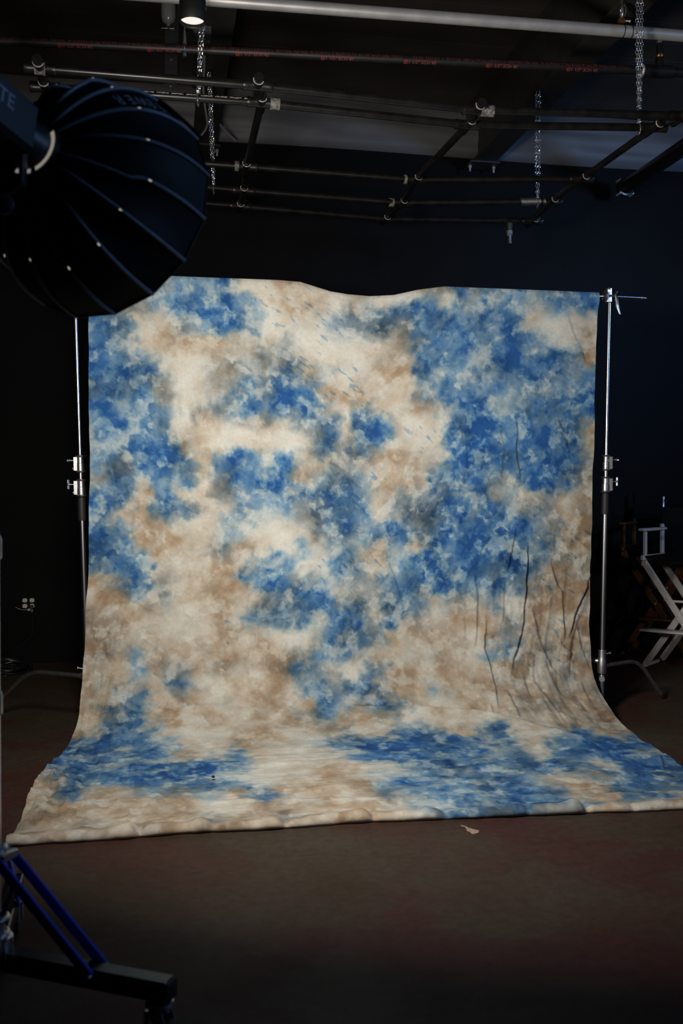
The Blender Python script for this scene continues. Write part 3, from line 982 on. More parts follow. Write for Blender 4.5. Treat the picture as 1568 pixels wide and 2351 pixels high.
def c_stand(name, label, base, lean, side, leg_dirs, hub_z, zA, with_head_lever=1):
    """side = direction (+1/-1) of the arm, which runs into the cloth sleeve"""
    t = thing(name, label, 'light stand', base, 'stands holding the backdrop')
    B = Vector(base)

    def P(z, dx=0, dy=0):
        return B + Vector((lean * z + dx, dy, z))
    up = (P(2) - P(1)).normalized()
    mt = M['chrome']
    zc1, zc2 = zA            # bottom of lower collar, bottom of upper collar
    MB().tube([P(hub_z - 0.12), P(zc1 - 0.13)], 0.0175, 20).build('column', mt, t)
    MB().lathe([(0, .0185), (0, .0215), (.02, .0225), (.10, .0225), (.13, .021), (.13, .0185)], P(zc1 - 0.135), up, 20).build('grip_sleeve', M['rubber'], t)
    MB().tube([P(zc1 + 0.05), P(zc2 + .02)], 0.0145, 18).build('riser', mt, t)
    MB().tube([P(zc2 + 0.05), P(TOPZ - 0.02)], 0.0125, 18).build('riser', mt, t)
    for zc, r, kn in ((zc1, 0.0235, 1), (zc2, 0.0205, 0)):
        c = MB().lathe([(0, r + .004), (.005, r + .0065), (.010, r + .004), (.011, r + .001), (.052, r + .001), (.054, r - .002),
                        (.086, r - .003), (.088, r + .003), (.093, r + .006), (.098, r + .003), (.098, .014)], P(zc), up, 24).build('collar', M['castmetal'], t)
        d = Vector((-side, -0.25, 0)).normalized()
        MB().box(P(zc + 0.049) + d * (r + .006), (0.016, 0.020, 0.076), (Vector((0, 1, 0)), d, up)).build('clamp_block', M['castmetal'], c)
        k = MB()
        k.lathe([(0, .004), (.02, .004), (.022, .008), (.036, .009), (.040, .005)], P(zc + 0.068) + d * (r + .014), d, 12)
        if kn:
            k.box(P(zc + 0.068) + d * (r + .046), (0.010, 0.016, 0.058), (Vector((0, 1, 0)), d, up), 0.004)
        else:
            k.box(P(zc + 0.066) + d * (r + .046), (0.040, 0.014, 0.012), (Vector((0, 1, 0)), d, up), 0.003)
        k.build('knob', M['castmetal'], c)
        MB().lathe([(0, .005), (.008, .005), (.010, .003)], P(zc + 0.022) + d * (r + .016), d, 10).build('screw', M['chrome'], c)
    # base: hub, three bent legs
    hub = MB().lathe([(-.045, .018), (-.045, .027), (-.03, .029), (.03, .029), (.045, .026), (.06, .0245), (.10, .0245), (.10, .018)], P(hub_z), up, 20).build('hub', M['dullchrome'], t)
    MB().lathe([(0, .005), (.02, .005), (.024, .010), (.03, .010)], P(hub_z + 0.075) + Vector((side * -.024, 0, 0)), (-side, -.2, 0.2), 10).build('tee_screw', M['dullchrome'], hub)
    MB().lathe([(0, .018), (.01, .021), (.022, .021), (.03, .015)], P(hub_z - 0.085), up, 16).build('lower_ring', M['dullchrome'], hub)
    for i, (ang, dz, reach, flat) in enumerate(leg_dirs):
        d = Vector((math.cos(ang), math.sin(ang), 0))
        c0 = P(hub_z + dz)
        z0 = c0.z
        pts = [c0, c0 + d * (flat * 0.6)]
        # smooth bend from level to the slope that lands on the floor
        e = B + d * reach
        e.z = 0.022
        k0 = c0 + d * flat
        s0_ = (e - k0)
        for q in range(9):
            u = q / 8
            bb = min(0.10, flat * .8)
            a1 = c0 + d * (flat - bb + bb * u)
            a2 = k0 + s0_.normalized() * (0.12 * u)
            pts.append(a1 * (1 - u) + a2 * u)
        pts.append(k0 + s0_ * 0.98)
        lg = MB().tube(pts, 0.0125, 14).build('leg', M['dullchrome'], t)
        MB().tube([k0 + s0_ * 0.93, e], [.0145, .0135], 12).build('rubber_foot', M['rubber'], lg)
        MB().tube([c0 - d * 0.001, c0 + d * 0.045], 0.0175, 14).build('socket', M['dullchrome'], hub)
    # grip head and arm
    H = P(TOPZ + 0.0)
    ax = Vector((0.62 * side, -0.78, 0)).normalized()
    gh = MB().box(H + ax * 0.004, (0.034, 0.030, 0.092), (ax.cross(Vector((0, 0, 1))), ax, Vector((0, 0, 1))), 0.005).build('grip_head', M['chrome'], t)
    MB().lathe([(0, .030), (.004, .036), (.014, .036), (.018, .026)], H - ax * 0.030 + Vector((side * -.0, 0, -.004)), Vector((side, 0.1, 0)) * 1.0, 24).build('knuckle_plate', M['chrome'], gh)
    MB().lathe([(0, .034), (.004, .038), (.012, .038), (.014, .028)], H + Vector((side * 0.020, 0, -.004)), Vector((side, 0.1, 0)), 24).build('knuckle_plate', M['dullchrome'], gh)
    MB().torus(H + Vector((side * 0.052, 0.006, -0.012)), (1, 0, 0), 0.026, 0.003, 16, 6, (PI * 0.7, PI * 1.9)).build('retaining_ring', M['chrome'], gh)
    MB().lathe([(0, .010), (.004, .013), (.010, .013), (.012, .006)], H + ax * 0.016 + Vector((0, 0, 0.033)), ax, 14).build('set_screw', M['chrome'], gh)
    lv = MB()
    o = H + ax * 0.02 + Vector((-side * 0.0, 0, -0.006))
    d = Vector((-side, -0.35, 0)).normalized()
    lv.tube([o, o + d * 0.030 + Vector((0, 0, .002)), o + d * 0.044 + Vector((0, 0, 0.012)), o + d * 0.052 + Vector((0, 0, 0.026))], [.009, .007, .006, .004], 12)
    lv.build('lever_boss', M['chrome'], gh)
    lv = MB()
    q0 = o + d * 0.040
    path = [q0 + Vector((0, 0, .012)), q0 + d * 0.008 + Vector((0, 0, -.02)), q0 + d * 0.012 + Vector((0, 0, -.055)), q0 + d * 0.018 + Vector((0, 0, -.085)), q0 + d * 0.028 + Vector((0, 0, -.115))]
    wd = [.006, .010, .0115, .010, .006]
    lv.tube(smooth_path(path, 4), [float(np.interp(k_, [0, 4, 8, 12, 16], wd)) for k_ in range(17)], 14)
    lv.build('lever_handle', M['chrome'], gh, angle=60)
    a0 = H + Vector((-side * 0.225, 0.018, -.002))
    a1 = Vector((B.x + side * 1.03, YB + 0.012, TOPZ - 0.010))
    arm = MB().tube([a0, H + Vector((0, 0.018, 0)), H + Vector((side * 0.06, 0.016, -0.002)), a1], 0.0078, 14).build('arm_rod', M['chrome'], t)
    dd = (a0 - H).normalized()
    MB().lathe([(0, .0078), (.003, .010), (.008, .010), (.010, .005), (.018, .005), (.020, .008), (.026, .008), (.030, .003), (.040, .003)], a0 - dd * 0.004, dd, 12).build('tip', M['castmetal'], arm)
    return t


rb = at_y(1396, 1140, YB + 0.02)
c_stand('c_stand', 'chrome stand at the right edge of the backdrop with its grip head in view',
        (rb.x - 0.028, YB + 0.05, 0), 0.0175, -1,
        [(math.radians(26), 0.0, 0.62, 0.36), (math.radians(-112), -0.075, 0.20, 0.02), (math.radians(150), 0.03, 0.55, 0.3)], 0.285,
        (1.365, 1.50))
lb = at_y(186, 1140, YB + 0.02)
c_stand('c_stand', 'chrome stand at the left edge of the backdrop, its top hidden by the softbox',
        (lb.x + 0.036, YB + 0.05, 0), -0.027, 1,
        [(math.radians(146), 0.03, 0.78, 0.42), (math.radians(-80), -0.095, 0.20, 0.02), (math.radians(35), 0.0, 0.55, 0.3)], 0.29,
        (1.34, 1.475))

# ------------------------------------------------------------------ pipe grid hung under the ceiling
GZ = 3.39
G = {  # longitudinal pipes: pixel nodes on the level of the grid
    'A': [(92, 157), (592, 197), (1093, 253), (1568, 266), (1680, 268)],
    'B': [(104, 201), (600, 236), (1074, 287), (1500, 293)],
    'C': [(150, 352), (565, 383), (955, 413), (1335, 411)],
    'D': [(166, 402), (560, 438), (923, 466), (1265, 463)],
    'E': [(178, 442), (552, 474), (885, 503), (1222, 508)]}
g0 = at_z(600, 236, GZ)
grid = thing('pipe_grid', 'black pipe lighting grid hung on chains above the backdrop', 'pipe grid', (g0.x, g0.y, GZ))
NODE = {}
PR = 0.021
for key, pts in G.items():
    w = [at_z(x, y, GZ) for x, y in pts]
    NODE[key] = w
    MB().tube(w, PR, 16).build('pipe', M['blackpipe'], grid)
for i in range(4):
    w = [NODE[k][i] for k in 'ABCDE']
    if i == 3:
        w[0] = at_z(1572, 262, GZ)
    w = [p - Vector((0, 0, 0.0)) for p in w]
    ext = w[0] + (w[0] - w[1]).normalized() * (0.06 if i < 3 else 0.5)
    MB().tube([ext] + w, PR, 16).build('cross_pipe', M['blackpipe'], grid)
for key in 'ABCDE':
    for i, p in enumerate(NODE[key][:4]):
        nxt = NODE[key][min(i + 1, 3)]
        prv = NODE[key][max(i - 1, 0)]
        d = (nxt - prv).normalized()
        f = MB().lathe([(-.075, PR), (-.075, PR + .006), (-.068, PR + .008), (-.05, PR + .005), (.05, PR + .005), (.068, PR + .008), (.075, PR + .006), (.075, PR)], p, d, 18).build('tee_fitting', M['blackpipe'], grid)
        cr = (NODE['E'][min(i, 3)] - NODE['A'][min(i, 3)]).normalized()
        MB().torus(p - cr * 0.075, cr, PR + .003, 0.0035, 20, 6, (PI * 0.9, PI * 1.9)).build('fitting_lip', M['bare'], f)
        MB().lathe([(-.105, PR), (-.105, PR + .003), (.105, PR + .003), (.105, PR)], p, cr, 18).build('sleeve', M['blackpipe'], f)
# bare scuffed patches where the paint has come off the fittings
for (x, y, key, i, off, ln) in ((82, 156, 'A', 0, 0.0, 0.05), (612, 238, 'B', 1, 0.07, 0.05), (1105, 258, 'A', 2, 0.06, 0.07), (917, 466, 'D', 2, -0.075, 0.035), (553, 384, 'C', 1, -0.06, 0.025), (946, 414, 'C', 2, -0.07, 0.02)):
    p = NODE[key][i]
    d = (NODE[key][min(i + 1, 3)] - NODE[key][max(i - 1, 0)]).normalized()
    MB().lathe([(-ln / 2, PR + .0065), (-ln / 2, PR + .0095), (ln / 2, PR + .0095), (ln / 2, PR + .0065)], p + d * off, d, 16).build('bare_patch', M['tape'], grid)
# twisted cable wrap on the far right pipe and a painted highlight strip on the second pipe
d = (NODE['D'][3] - NODE['D'][2])
w0, w1 = NODE['D'][2] + d * 0.80, NODE['D'][2] + d * 0.96
wrap = MB()
for k in range(26):
    wrap.torus(w0.lerp(w1, k / 25), d + Vector((0, 0, 0.3 * d.length)), PR + .004, 0.0035, 12, 5)
wrap.build('wire_wrap', M['dullchrome'], grid)
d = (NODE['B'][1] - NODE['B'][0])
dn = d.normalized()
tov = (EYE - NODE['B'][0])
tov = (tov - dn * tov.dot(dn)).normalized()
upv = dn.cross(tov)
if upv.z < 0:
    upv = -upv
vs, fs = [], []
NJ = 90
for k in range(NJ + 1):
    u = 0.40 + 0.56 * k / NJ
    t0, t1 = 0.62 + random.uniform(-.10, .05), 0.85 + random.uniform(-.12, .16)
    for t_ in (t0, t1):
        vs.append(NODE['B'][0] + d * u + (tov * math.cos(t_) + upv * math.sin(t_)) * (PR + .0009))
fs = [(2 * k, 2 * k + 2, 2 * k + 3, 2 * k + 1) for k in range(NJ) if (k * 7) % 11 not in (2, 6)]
tag(MB().add(vs, fs).build('highlight_strip', M['bare'], grid), kind='stuff')  # pale jagged strip that paints the highlight along the pipe

# chains


def chain(name, label, px_top, px_bot, bot, top, strands=2, spread=0.03):
    m = MB()
    L = (top - bot)
    ln = 0.030
    d = L.normalized()
    a, b_, _ = frame(d)
    sidev = RGT
    for sdx in range(strands):
        off0 = sidev * ((sdx - (strands - 1) / 2) * spread)
        n = int(L.length / (ln * 0.72))
        for k in range(n):
            u = k / n
            c = bot + L * u + off0 * (0.25 + 0.75 * min(u * 3, 1)) + a * random.uniform(-.0015, .0015)
            rot = (k % 2) * PI / 2 + 0.6 + random.uniform(-.35, .35)
            ax = a * math.cos(rot) + b_ * math.sin(rot)
            ay = d
            m.torus(c, None, ln / 2 - .003, 0.0026, 8, 4, (0, 2 * PI), (0.62, 1.0), (ax, ay, ax.cross(ay)))
    # loop round the pipe
    m.torus(bot - Vector((0, 0, 0.012)), (RGT.x, RGT.y, 0), PR + .008, 0.0035, 14, 5)
    return single(m, name, M['chain'], label, 'chain', bot, 'chains carrying the pipe grid')


def on_pipe(key, px):
    pts = G[key]
    xs = [p[0] for p in pts]
    ys = [p[1] for p in pts]
    return at_z(px, float(np.interp(px, xs, ys)), GZ)


b1 = on_pipe('B', 455)
chain('hanging_chain', 'bright double chain hanging beside the pendant can light', 0, 0, b1, Vector((b1.x + 0.07, b1.y, CZ)), 2, 0.022)
b2 = on_pipe('D', 491)
chain('hanging_chain', 'thin chain dropping to the pipes beside the softbox', 0, 0, b2, Vector((b2.x - 0.03, b2.y, 4.165)), 2, 0.016)
b3 = on_pipe('B', 1467)
chain('hanging_chain', 'thick bright chain at the right, passing in front of the conduit', 0, 0, b3, Vector((b3.x, b3.y, CZ)), 3, 0.014)
b4 = on_pipe('D', 1234)
chain('hanging_chain', 'short chain from the slanting beam to the far right pipe', 0, 0, b4, Vector((b4.x, b4.y, 4.165)), 2, 0.022)

# spigot clamp hanging from the far pipe
p = on_pipe('E', 1170)
sp = thing('pipe_clamp', 'small black pipe clamp with a chrome spigot under the rear grid pipe', 'clamp', (p.x, p.y, p.z - 0.1))
MB().box(p - Vector((0, 0, 0.005)), (0.17, 0.055, 0.012), None).build('top_plate', M['blackpipe'], sp, smooth=False)
MB().lathe([(-.05, PR), (-.05, PR + .007), (.05, PR + .007), (.05, PR)], p, NODE['E'][3] - NODE['E'][2], 16).build('jaw', M['blackpipe'], sp)
MB().lathe([(0.02, .026), (.09, .022), (.095, .018)], p, (0, 0, -1), 14).build('body', M['rubber'], sp)
MB().lathe([(.075, .0235), (.10, .021), (.112, .021)], p, (0, 0, -1), 14).build('pale_band', M['tape'], sp)
MB().lathe([(.112, .017), (.15, .017), (.152, .020), (.172, .021), (.176, .016)], p, (0, 0, -1), 14).build('spigot', M['chrome'], sp)

# ------------------------------------------------------------------ sprinkler pipe with red print
SZ = 3.79
q0, q1 = at_z(-120, 88, SZ), at_z(1500, 164, SZ)
q2 = at_z(1680, 172, SZ)
spk = thing('sprinkler_pipe', 'black sprinkler pipe printed with red lettering below the conduit', 'pipe', (q0.x, q0.y, SZ))
SR = 0.0255
MB().tube([q0, q1], SR, 20).build('pipe', M['sprpipe'], spk)
dS = (q1 - q0).normalized()
tee = MB().lathe([(-.05, SR), (-.05, SR + .008), (-.03, SR + .010), (.12, SR + .010), (.14, SR + .008), (.14, SR)], q1 - dS * 0.02, dS, 20).build('tee', M['sprpipe'], spk)
MB().tube([q1 + dS * 0.1, q2], SR, 20).build('pipe', M['sprpipe'], spk)
MB().torus(q1 - dS * 0.07, dS, SR + .004, 0.008, 20, 8).build('brass_ring', M['bare'], spk)
to = q1 + dS * 0.035
v = MB().lathe([(0.02, .024), (.075, .022), (.078, .016), (.17, .016)], to, (0, 0, 1), 16).build('riser_nipple', M['sprpipe'], spk)
MB().lathe([(.078, .023), (.088, .026), (.098, .021)], to, (0, 0, 1), 16).build('brass_collar', M['brass'], v)
MB().lathe([(.155, .014), (.165, .018), (.172, .018), (.178, .012)], to, (0, 0, 1), 16).build('seal', M['tape'], v)
vv = MB()
vv.lathe([(.178, .011), (.20, .010), (.205, .014), (.215, .014), (.22, .008)], to, (0, 0, 1), 12)
for sx in (-1, 1):
    vv.tube([to + dS * (sx * .012) + Vector((0, 0, .215)), to + dS * (sx * .014) + Vector((0, 0, .235)), to + Vector((0, 0, .252))], .003, 6)
vv.lathe([(.250, .004), (.252, .015), (.254, .015)], to, (0, 0, 1), 12)
vv.build('sprinkler_head', M['brass'], v)
# lettering wrapped on the pipe
vS = (EYE - (q0 + q1) / 2)
vS = (vS - dS * vS.dot(dS)).normalized()          # direction from pipe to camera, square to the pipe
wS = dS.cross(vS)                                # "up" on the pipe face


def wrap_text(mb, s, size, along, ang, flip=False, squeeze=1.0):
    vs, fs = text_polys(s, size, 'LEFT')
    out = []
    for p_ in vs:
        x, y = p_.x * squeeze, p_.y
        if flip:
            x, y = -x, -y
        th_ = ang + y / (SR + 0.0022)
        out.append(q0 + dS * (along + x) + (vS * math.cos(th_) + wS * math.sin(th_)) * (SR + 0.0022))
    mb.add(out, fs)


if (wS.z) < 0:
    wS = -wS
for px in (133, 338, 540, 735, 925, 1113, 1297):
    pt = at_z(px, float(np.interp(px, [-120, 1500], [88, 164])), SZ)
    lower = MB()
    wrap_text(lower, '@1 1/2" SCH 40', 0.027, (pt - q0).dot(dS), -0.42, False, 1.0)
    lower.build('lettering', M['red'], spk, smooth=False)
LINE = 'STEEL PIPE (FM) ASTM A135/A795-E GRADE A  300 PSI  NN-MB  CONNECTION TUBE  SCH 40  1 1/4 OD  24 50'
total = (at_z(1440, 160, SZ) - q0).dot(dS)
a_ = total
for k in range(5):
    upper = MB()
    wrap_text(upper, LINE, 0.026, a_, 0.62, True, 1.0)
    vs_, _ = text_polys(LINE, 0.026, 'LEFT')
    a_ -= max(p_.x for p_ in vs_) + 0.06
    upper.build('lettering', M['faintred'], spk, smooth=False)
    if a_ < 1.0:
        break
# clevis hanger
hp = at_z(424, float(np.interp(424, [-120, 1500], [88, 164])), SZ)
hg = MB().tube([hp + Vector((0, 0, .10)), hp + Vector((0, 0, CZ - SZ))], 0.0045, 8).build('hanger_rod', M['dullchrome'], spk)
MB().tube([hp + Vector((0, 0, .10)), hp + Vector((0, 0, .02)), hp - Vector((0, 0, .04))], [.0075, .0135, .012], 10).build('clevis', M['dullchrome'], spk)
MB().torus(hp, dS, SR + .004, .004, 20, 6).build('pipe_ring', M['dullchrome'], spk)

# ------------------------------------------------------------------ galvanised conduit
KZ = 3.98
k0, k1 = at_z(300, -14, KZ), at_z(1640, 88, KZ)
kd = (k1 - k0).normalized()
kk = thing('conduit', 'thick galvanised conduit crossing the top of the picture', 'conduit', (k0.x, k0.y, KZ))
MB().tube([k0 - kd * 1.5, k1 + kd * 0.6], 0.0325, 24).build('tube', M['conduit'], kk)
for px in (1430, 1448):
    pp = at_z(px, float(np.interp(px, [300, 1640], [-14, 88])), KZ)
    MB().torus(pp, kd + Vector((0, 0.0, 0.12 if px > 1440 else 0)), 0.0335, 0.0026, 24, 6).build('strap', M['rubber'], kk)
# shackle that hangs the conduit
pp = at_z(1427, float(np.interp(1427, [300, 1640], [-14, 88])), KZ)
sh = thing('shackle', 'small shiny shackle above the conduit at the right', 'shackle', pp + Vector((0, 0, 0.04)))
MB().torus(pp + Vector((0, 0, .105)), (RGT.x, RGT.y, 0), .022, .005, 16, 6, (0, 2 * PI), (1, 1.5)).build('bow', M['chain'], sh)
MB().torus(pp + Vector((0.012, 0, .115)), (0.3, 1, 0), .020, .005, 16, 6, (0, 2 * PI), (0.6, 1.5)).build('bow', M['chain'], sh)
MB().box(pp + Vector((0, 0, .058)), (.04, .03, .025), None, .004).build('block', M['brass'], sh)
MB().tube([pp + Vector((0, 0, .14)), pp + Vector((0, 0, CZ - KZ))], .003, 6).build('wire', M['dullchrome'], sh)
for e_ in (0.025,):
    MB().lathe([(0, .004), (.02, .004), (.024, .008), (.03, .008)], pp + Vector((.015, -.01, .055)), (1, -.4, -.2), 8).build('pin', M['bare'], sh)

# big black pipe at the right that ends short of the wall
e0 = at_z(1412, 446, 4.0)
e0.y = min(e0.y, WY - 0.25)
bp_ = thing('main_pipe', 'thick black pipe running back to the wall at the far right', 'pipe', e0)
e1 = Vector((e0.x - 0.02, 2.4, e0.z + 0.03))
MB().tube([e0, e1], 0.062, 22).build('tube', M['blackpipe'], bp_)
MB().lathe([(0, .05), (0, .074), (.02, .076), (.05, .076), (.055, .062)], e0 - Vector((0, 0.0, 0)), (0, -1, 0), 22).build('end_cap', M['blackpipe'], bp_)
for k in range(4):
    a2 = PI / 4 + k * PI / 2
    MB().lathe([(-.015, .008), (.06, .008), (.066, .005)], e0 + Vector((math.cos(a2) * .083, 0, math.sin(a2) * .083)), (0, -1, 0), 8).build('bolt', M['bare'], bp_)
MB().tube([Vector((e0.x, 6.2, e0.z + .06)), Vector((e0.x, 6.2, CZ))], .006, 8).build('hanger_rod', M['dullchrome'], bp_)

# ------------------------------------------------------------------ pendant can light
pc = at_d(442, 44, 4.6)
cl = thing('pendant_can_light', 'lit black cylindrical can light hanging under the conduit', 'lamp', pc)
MB().lathe([(-.012, .0535), (-.018, .0575), (-.012, .062), (.03, .062), (.09, .060), (.13, .050), (.20, .046), (.205, .03)], pc, (0, 0, 1), 28, cap=False).build('can', M['canlight'], cl)
MB().lathe([(.205, .001), (.205, .046)], pc, (0, 0, 1), 28, cap=False).build('can_top', M['canlight'], cl)
MB().lathe([(0.0, .0545), (.004, .0545)], pc, (0, 0, 1), 28).build('lens', M['lens'], cl)
MB().tube([pc + Vector((0, 0, .2)), pc + Vector((0, 0, CZ - pc.z))], .008, 10).build('stem', M['canlight'], cl)
sl = bpy.data.lights.new('can_spot', 'SPOT')
sl.energy = 6
sl.spot_size = math.radians(80)
sl.spot_blend = 0.6
sl.shadow_soft_size = 0.05
sl.color = (1, .92, .84)
so = bpy.data.objects.new('can_spot', sl)
so.location = (0, 0, -0.025)
so.parent = cl
COL.objects.link(so)

# smoky glass fitting left of the can light
gp = at_z(387, 34, 4.3)
gl_ = thing('glass_bulb', 'unlit smoky glass bulb hanging under the ceiling strut', 'bulb', gp)
gs = gp.z - CAM_H
MB().lathe([(-.075, .008), (-.062, .012), (-.045, .036), (-.02, .044), (.06, .046), (.10, .042)], gp, (0, 0, 1), 20, cap=False).build('bulb', M['glass'], gl_)
MB().lathe([(.098, .043), (.12, .046), (.16, .040), (.18, .02)], gp, (0, 0, 1), 20).build('socket', M['canlight'], gl_)
cb = MB().tube([gp + RGT * -0.045 + Vector((0, 0, -.082)), gp + RGT * 0.035 + Vector((0, 0, -.086))], .0035, 8)
cb.tube([gp + Vector((0, 0, -.06)), gp + Vector((0, 0, -.09))], .005, 8)
cb.build('crossbar', M['chrome'], gl_)
MB().tube([gp + Vector((0, 0, .17)), gp + Vector((0, 0, CZ - gp.z))], .006, 8).build('stem', M['canlight'], gl_)

# junction box and cables on the left beam
jb = at_z(464, 72, 4.16)
j = thing('junction_box', 'small dark grey junction box on the beam behind the chain', 'box', jb)
MB().box(jb - Vector((0, 0, .012)), (.11, .13, .045), None, .006).build('box', M['boxgrey'], j)
MB().box(jb - Vector((0, 0, .037)), (.10, .12, .006)).build('cover', M['boxgrey'], j, smooth=False)
MB().lathe([(0, .004), (.003, .004)], jb + Vector((.04, .04, -.040)), (0, 0, -1), 8).build('screw', M['bare'], j)


def cable(label, pxs, z, r, m=None, zs=None):
    pts = [at_z(x, y, (zs[i] if zs else z)) for i, (x, y) in enumerate(pxs)]
    # Catmull-Rom
    out = []
    P_ = [pts[0]] + pts + [pts[-1]]
    for i in range(1, len(P_) - 2):
        for k in range(8):
            u = k / 8
            out.append(0.5 * ((2 * P_[i]) + (P_[i + 1] - P_[i - 1]) * u + (2 * P_[i - 1] - 5 * P_[i] + 4 * P_[i + 1] - P_[i + 2]) * u * u + (-P_[i - 1] + 3 * P_[i] - 3 * P_[i + 1] + P_[i + 2]) * u ** 3))
    out.append(pts[-1])
    return single(MB().tube(out, r, 8), 'cable', m or M['wire'], label, 'cable', pts[0])


cable('pale cable loop dropping from the conduit beside the beam', [(514, -20), (513, 20), (507, 40), (499, 50), (502, 58), (500, 66)], 4.3, .006)
cable('pale cable curving down over the grey wall strip', [(490, 225), (492, 255), (500, 278), (516, 300), (540, 322)], 4.3, .009, zs=[4.2, 4.2, 4.2, 4.2, 4.2])
cable('grey cable clipped along the beam beside the bright chain', [(469, 120), (469, 150), (467, 200), (470, 240), (476, 280), (473, 296), (463, 310)], 4.15, .008, zs=[4.15] * 7)

# ------------------------------------------------------------------ softbox
E1 = SB_N.cross(UPV).normalized()
E2 = SB_N.cross(E1).normalized()
def pxof(p):
    x, y = project(np.array([p.x]), np.array([p.y]), np.array([p.z]))
    return float(x[0]), float(y[0])


# rib phase: one rib ends at the measured tip (478, 404)
PH0 = min((math.radians(a_ / 4) for a_ in range(1440)),
          key=lambda a_: (pxof(SB_C + (E1 * math.cos(a_) + E2 * math.sin(a_)) * SB_R)[0] - 478) ** 2 + (pxof(SB_C + (E1 * math.cos(a_) + E2 * math.sin(a_)) * SB_R)[1] - 404) ** 2)
NRIB = 16
SBK = SB_C - SB_N * SB_H
softbox = thing('softbox', 'deep black ribbed softbox pointing away at the upper left', 'softbox', SBK)


def sb_point(a, u, out=0.0):
    """a = angle, u = 0 at the ring .. 1 at the rim"""
    r = 0.062 + (SB_R - 0.062) * (1 - (1 - u) ** 2.0) ** 0.80 if u < 1 else SB_R
    h = SB_H * (0.03 + 0.97 * (0.55 * u + 0.45 * u ** 2.2))
    return SBK + SB_N * h + (E1 * math.cos(a) + E2 * math.sin(a)) * (r + out)


NU = 14
for k in range(NRIB):
    a0, a1 = PH0 + 2 * PI * k / NRIB, PH0 + 2 * PI * (k + 1) / NRIB
    vs, fs = [], []
    for i in range(NU + 1):
        u = i / NU
        A, Bv = sb_point(a0, u), sb_point(a1, u)
        mid = 0.010 * math.sin(PI * u) ** 0.7
        for q in range(5):
            w = q / 4
            p_ = A.lerp(Bv, w)
            inw = (SBK + SB_N * (p_ - SBK).dot(SB_N) - p_).normalized()
            vs.append(p_ + inw * mid * math.sin(PI * w))
    for i in range(NU):
        for q in range(4):
            b0 = i * 5 + q
            fs.append((b0, b0 + 1, b0 + 6, b0 + 5))
    MB().add(vs, fs).build('panel', M['softblack'], softbox, angle=60)
    jog = 0.010 if k % 3 == 1 else 0.0
    pts = []
    for i in range(NU * 2 + 1):
        u = i / (NU * 2)
        j_ = jog * (1 / (1 + math.exp((u - 0.42) * 60)))
        pts.append(sb_point(a0 + j_ * 6, u, 0.002))
    rb_ = MB().tube(pts, 0.0048, 8).build('rib', M['piping'], softbox)
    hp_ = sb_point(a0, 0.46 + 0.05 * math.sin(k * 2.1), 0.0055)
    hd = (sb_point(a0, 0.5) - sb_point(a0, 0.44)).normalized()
    MB().lathe([(-.006, .0008), (-.003, .0022), (.003, .0022), (.006, .0008)], hp_, hd, 8).build('leak_glow_bead', M['leak'], rb_)  # self-lit bead painted in for light leaking at the hinge
# rim lip, diffuser and the hanging velcro flap
rim = MB()
for k in range(NRIB):
    a0, a1 = PH0 + 2 * PI * k / NRIB, PH0 + 2 * PI * (k + 1) / NRIB
    rim.tube([sb_point(a0, 1), sb_point(a1, 1)], 0.004, 6)
rim.build('rim', M['softblack'], softbox)
dv = [SB_C + SB_N * 0.004] + [sb_point(PH0 + 2 * PI * k / NRIB, 1) - (E1 * math.cos(PH0 + 2 * PI * k / NRIB) + E2 * math.sin(PH0 + 2 * PI * k / NRIB)) * 0.01 for k in range(NRIB)]
MB().add(dv, [(0, 1 + k, 1 + (k + 1) % NRIB) for k in range(NRIB)]).build('diffuser', M['diffuser'], softbox)
# pick the side of the rib order that lies towards the top of the picture
sgn = 1 if pxof(sb_point(PH0 + 0.4, 1))[1] < pxof(sb_point(PH0, 1))[1] else -1
vs, fs = [], []
for i in range(9):
    aa = PH0 + sgn * (2 * PI / NRIB) * (1.0 + 1.6 * i / 8)
    vs.append(sb_point(aa, 0.84, 0.010))
    vs.append(sb_point(aa, 1.0, 0.012) + SB_N * 0.012)
    vs.append(sb_point(aa, 1.0, 0.002) + SB_N * 0.012)
for i in range(8):
    for q in range(2):
        b0 = i * 3 + q
        fs.append((b0, b0 + 1, b0 + 4, b0 + 3))
MB().add(vs, fs).build('velcro_flap', M['flap'], softbox, angle=80)
# speed ring, with self-lit strips painting light reflected in its slots
MB().lathe([(-.004, .058), (-.004, .072), (.012, .074), (.020, .066), (.020, .058)], SBK, SB_N, 32).build('speed_ring', M['softblack'], softbox)
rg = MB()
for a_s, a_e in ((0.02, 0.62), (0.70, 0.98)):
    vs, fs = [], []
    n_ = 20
    # glowing strip on the lower right of the ring as seen in the picture
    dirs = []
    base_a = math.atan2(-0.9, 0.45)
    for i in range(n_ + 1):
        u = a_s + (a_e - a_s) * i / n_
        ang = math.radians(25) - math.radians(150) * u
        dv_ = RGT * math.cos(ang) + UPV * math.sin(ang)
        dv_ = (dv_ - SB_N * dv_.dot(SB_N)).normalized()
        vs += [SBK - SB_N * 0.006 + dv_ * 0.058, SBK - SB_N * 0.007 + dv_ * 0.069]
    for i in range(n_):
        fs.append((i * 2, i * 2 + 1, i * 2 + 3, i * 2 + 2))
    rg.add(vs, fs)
rg.build('ring_glow_strip', M['ring'], softbox)
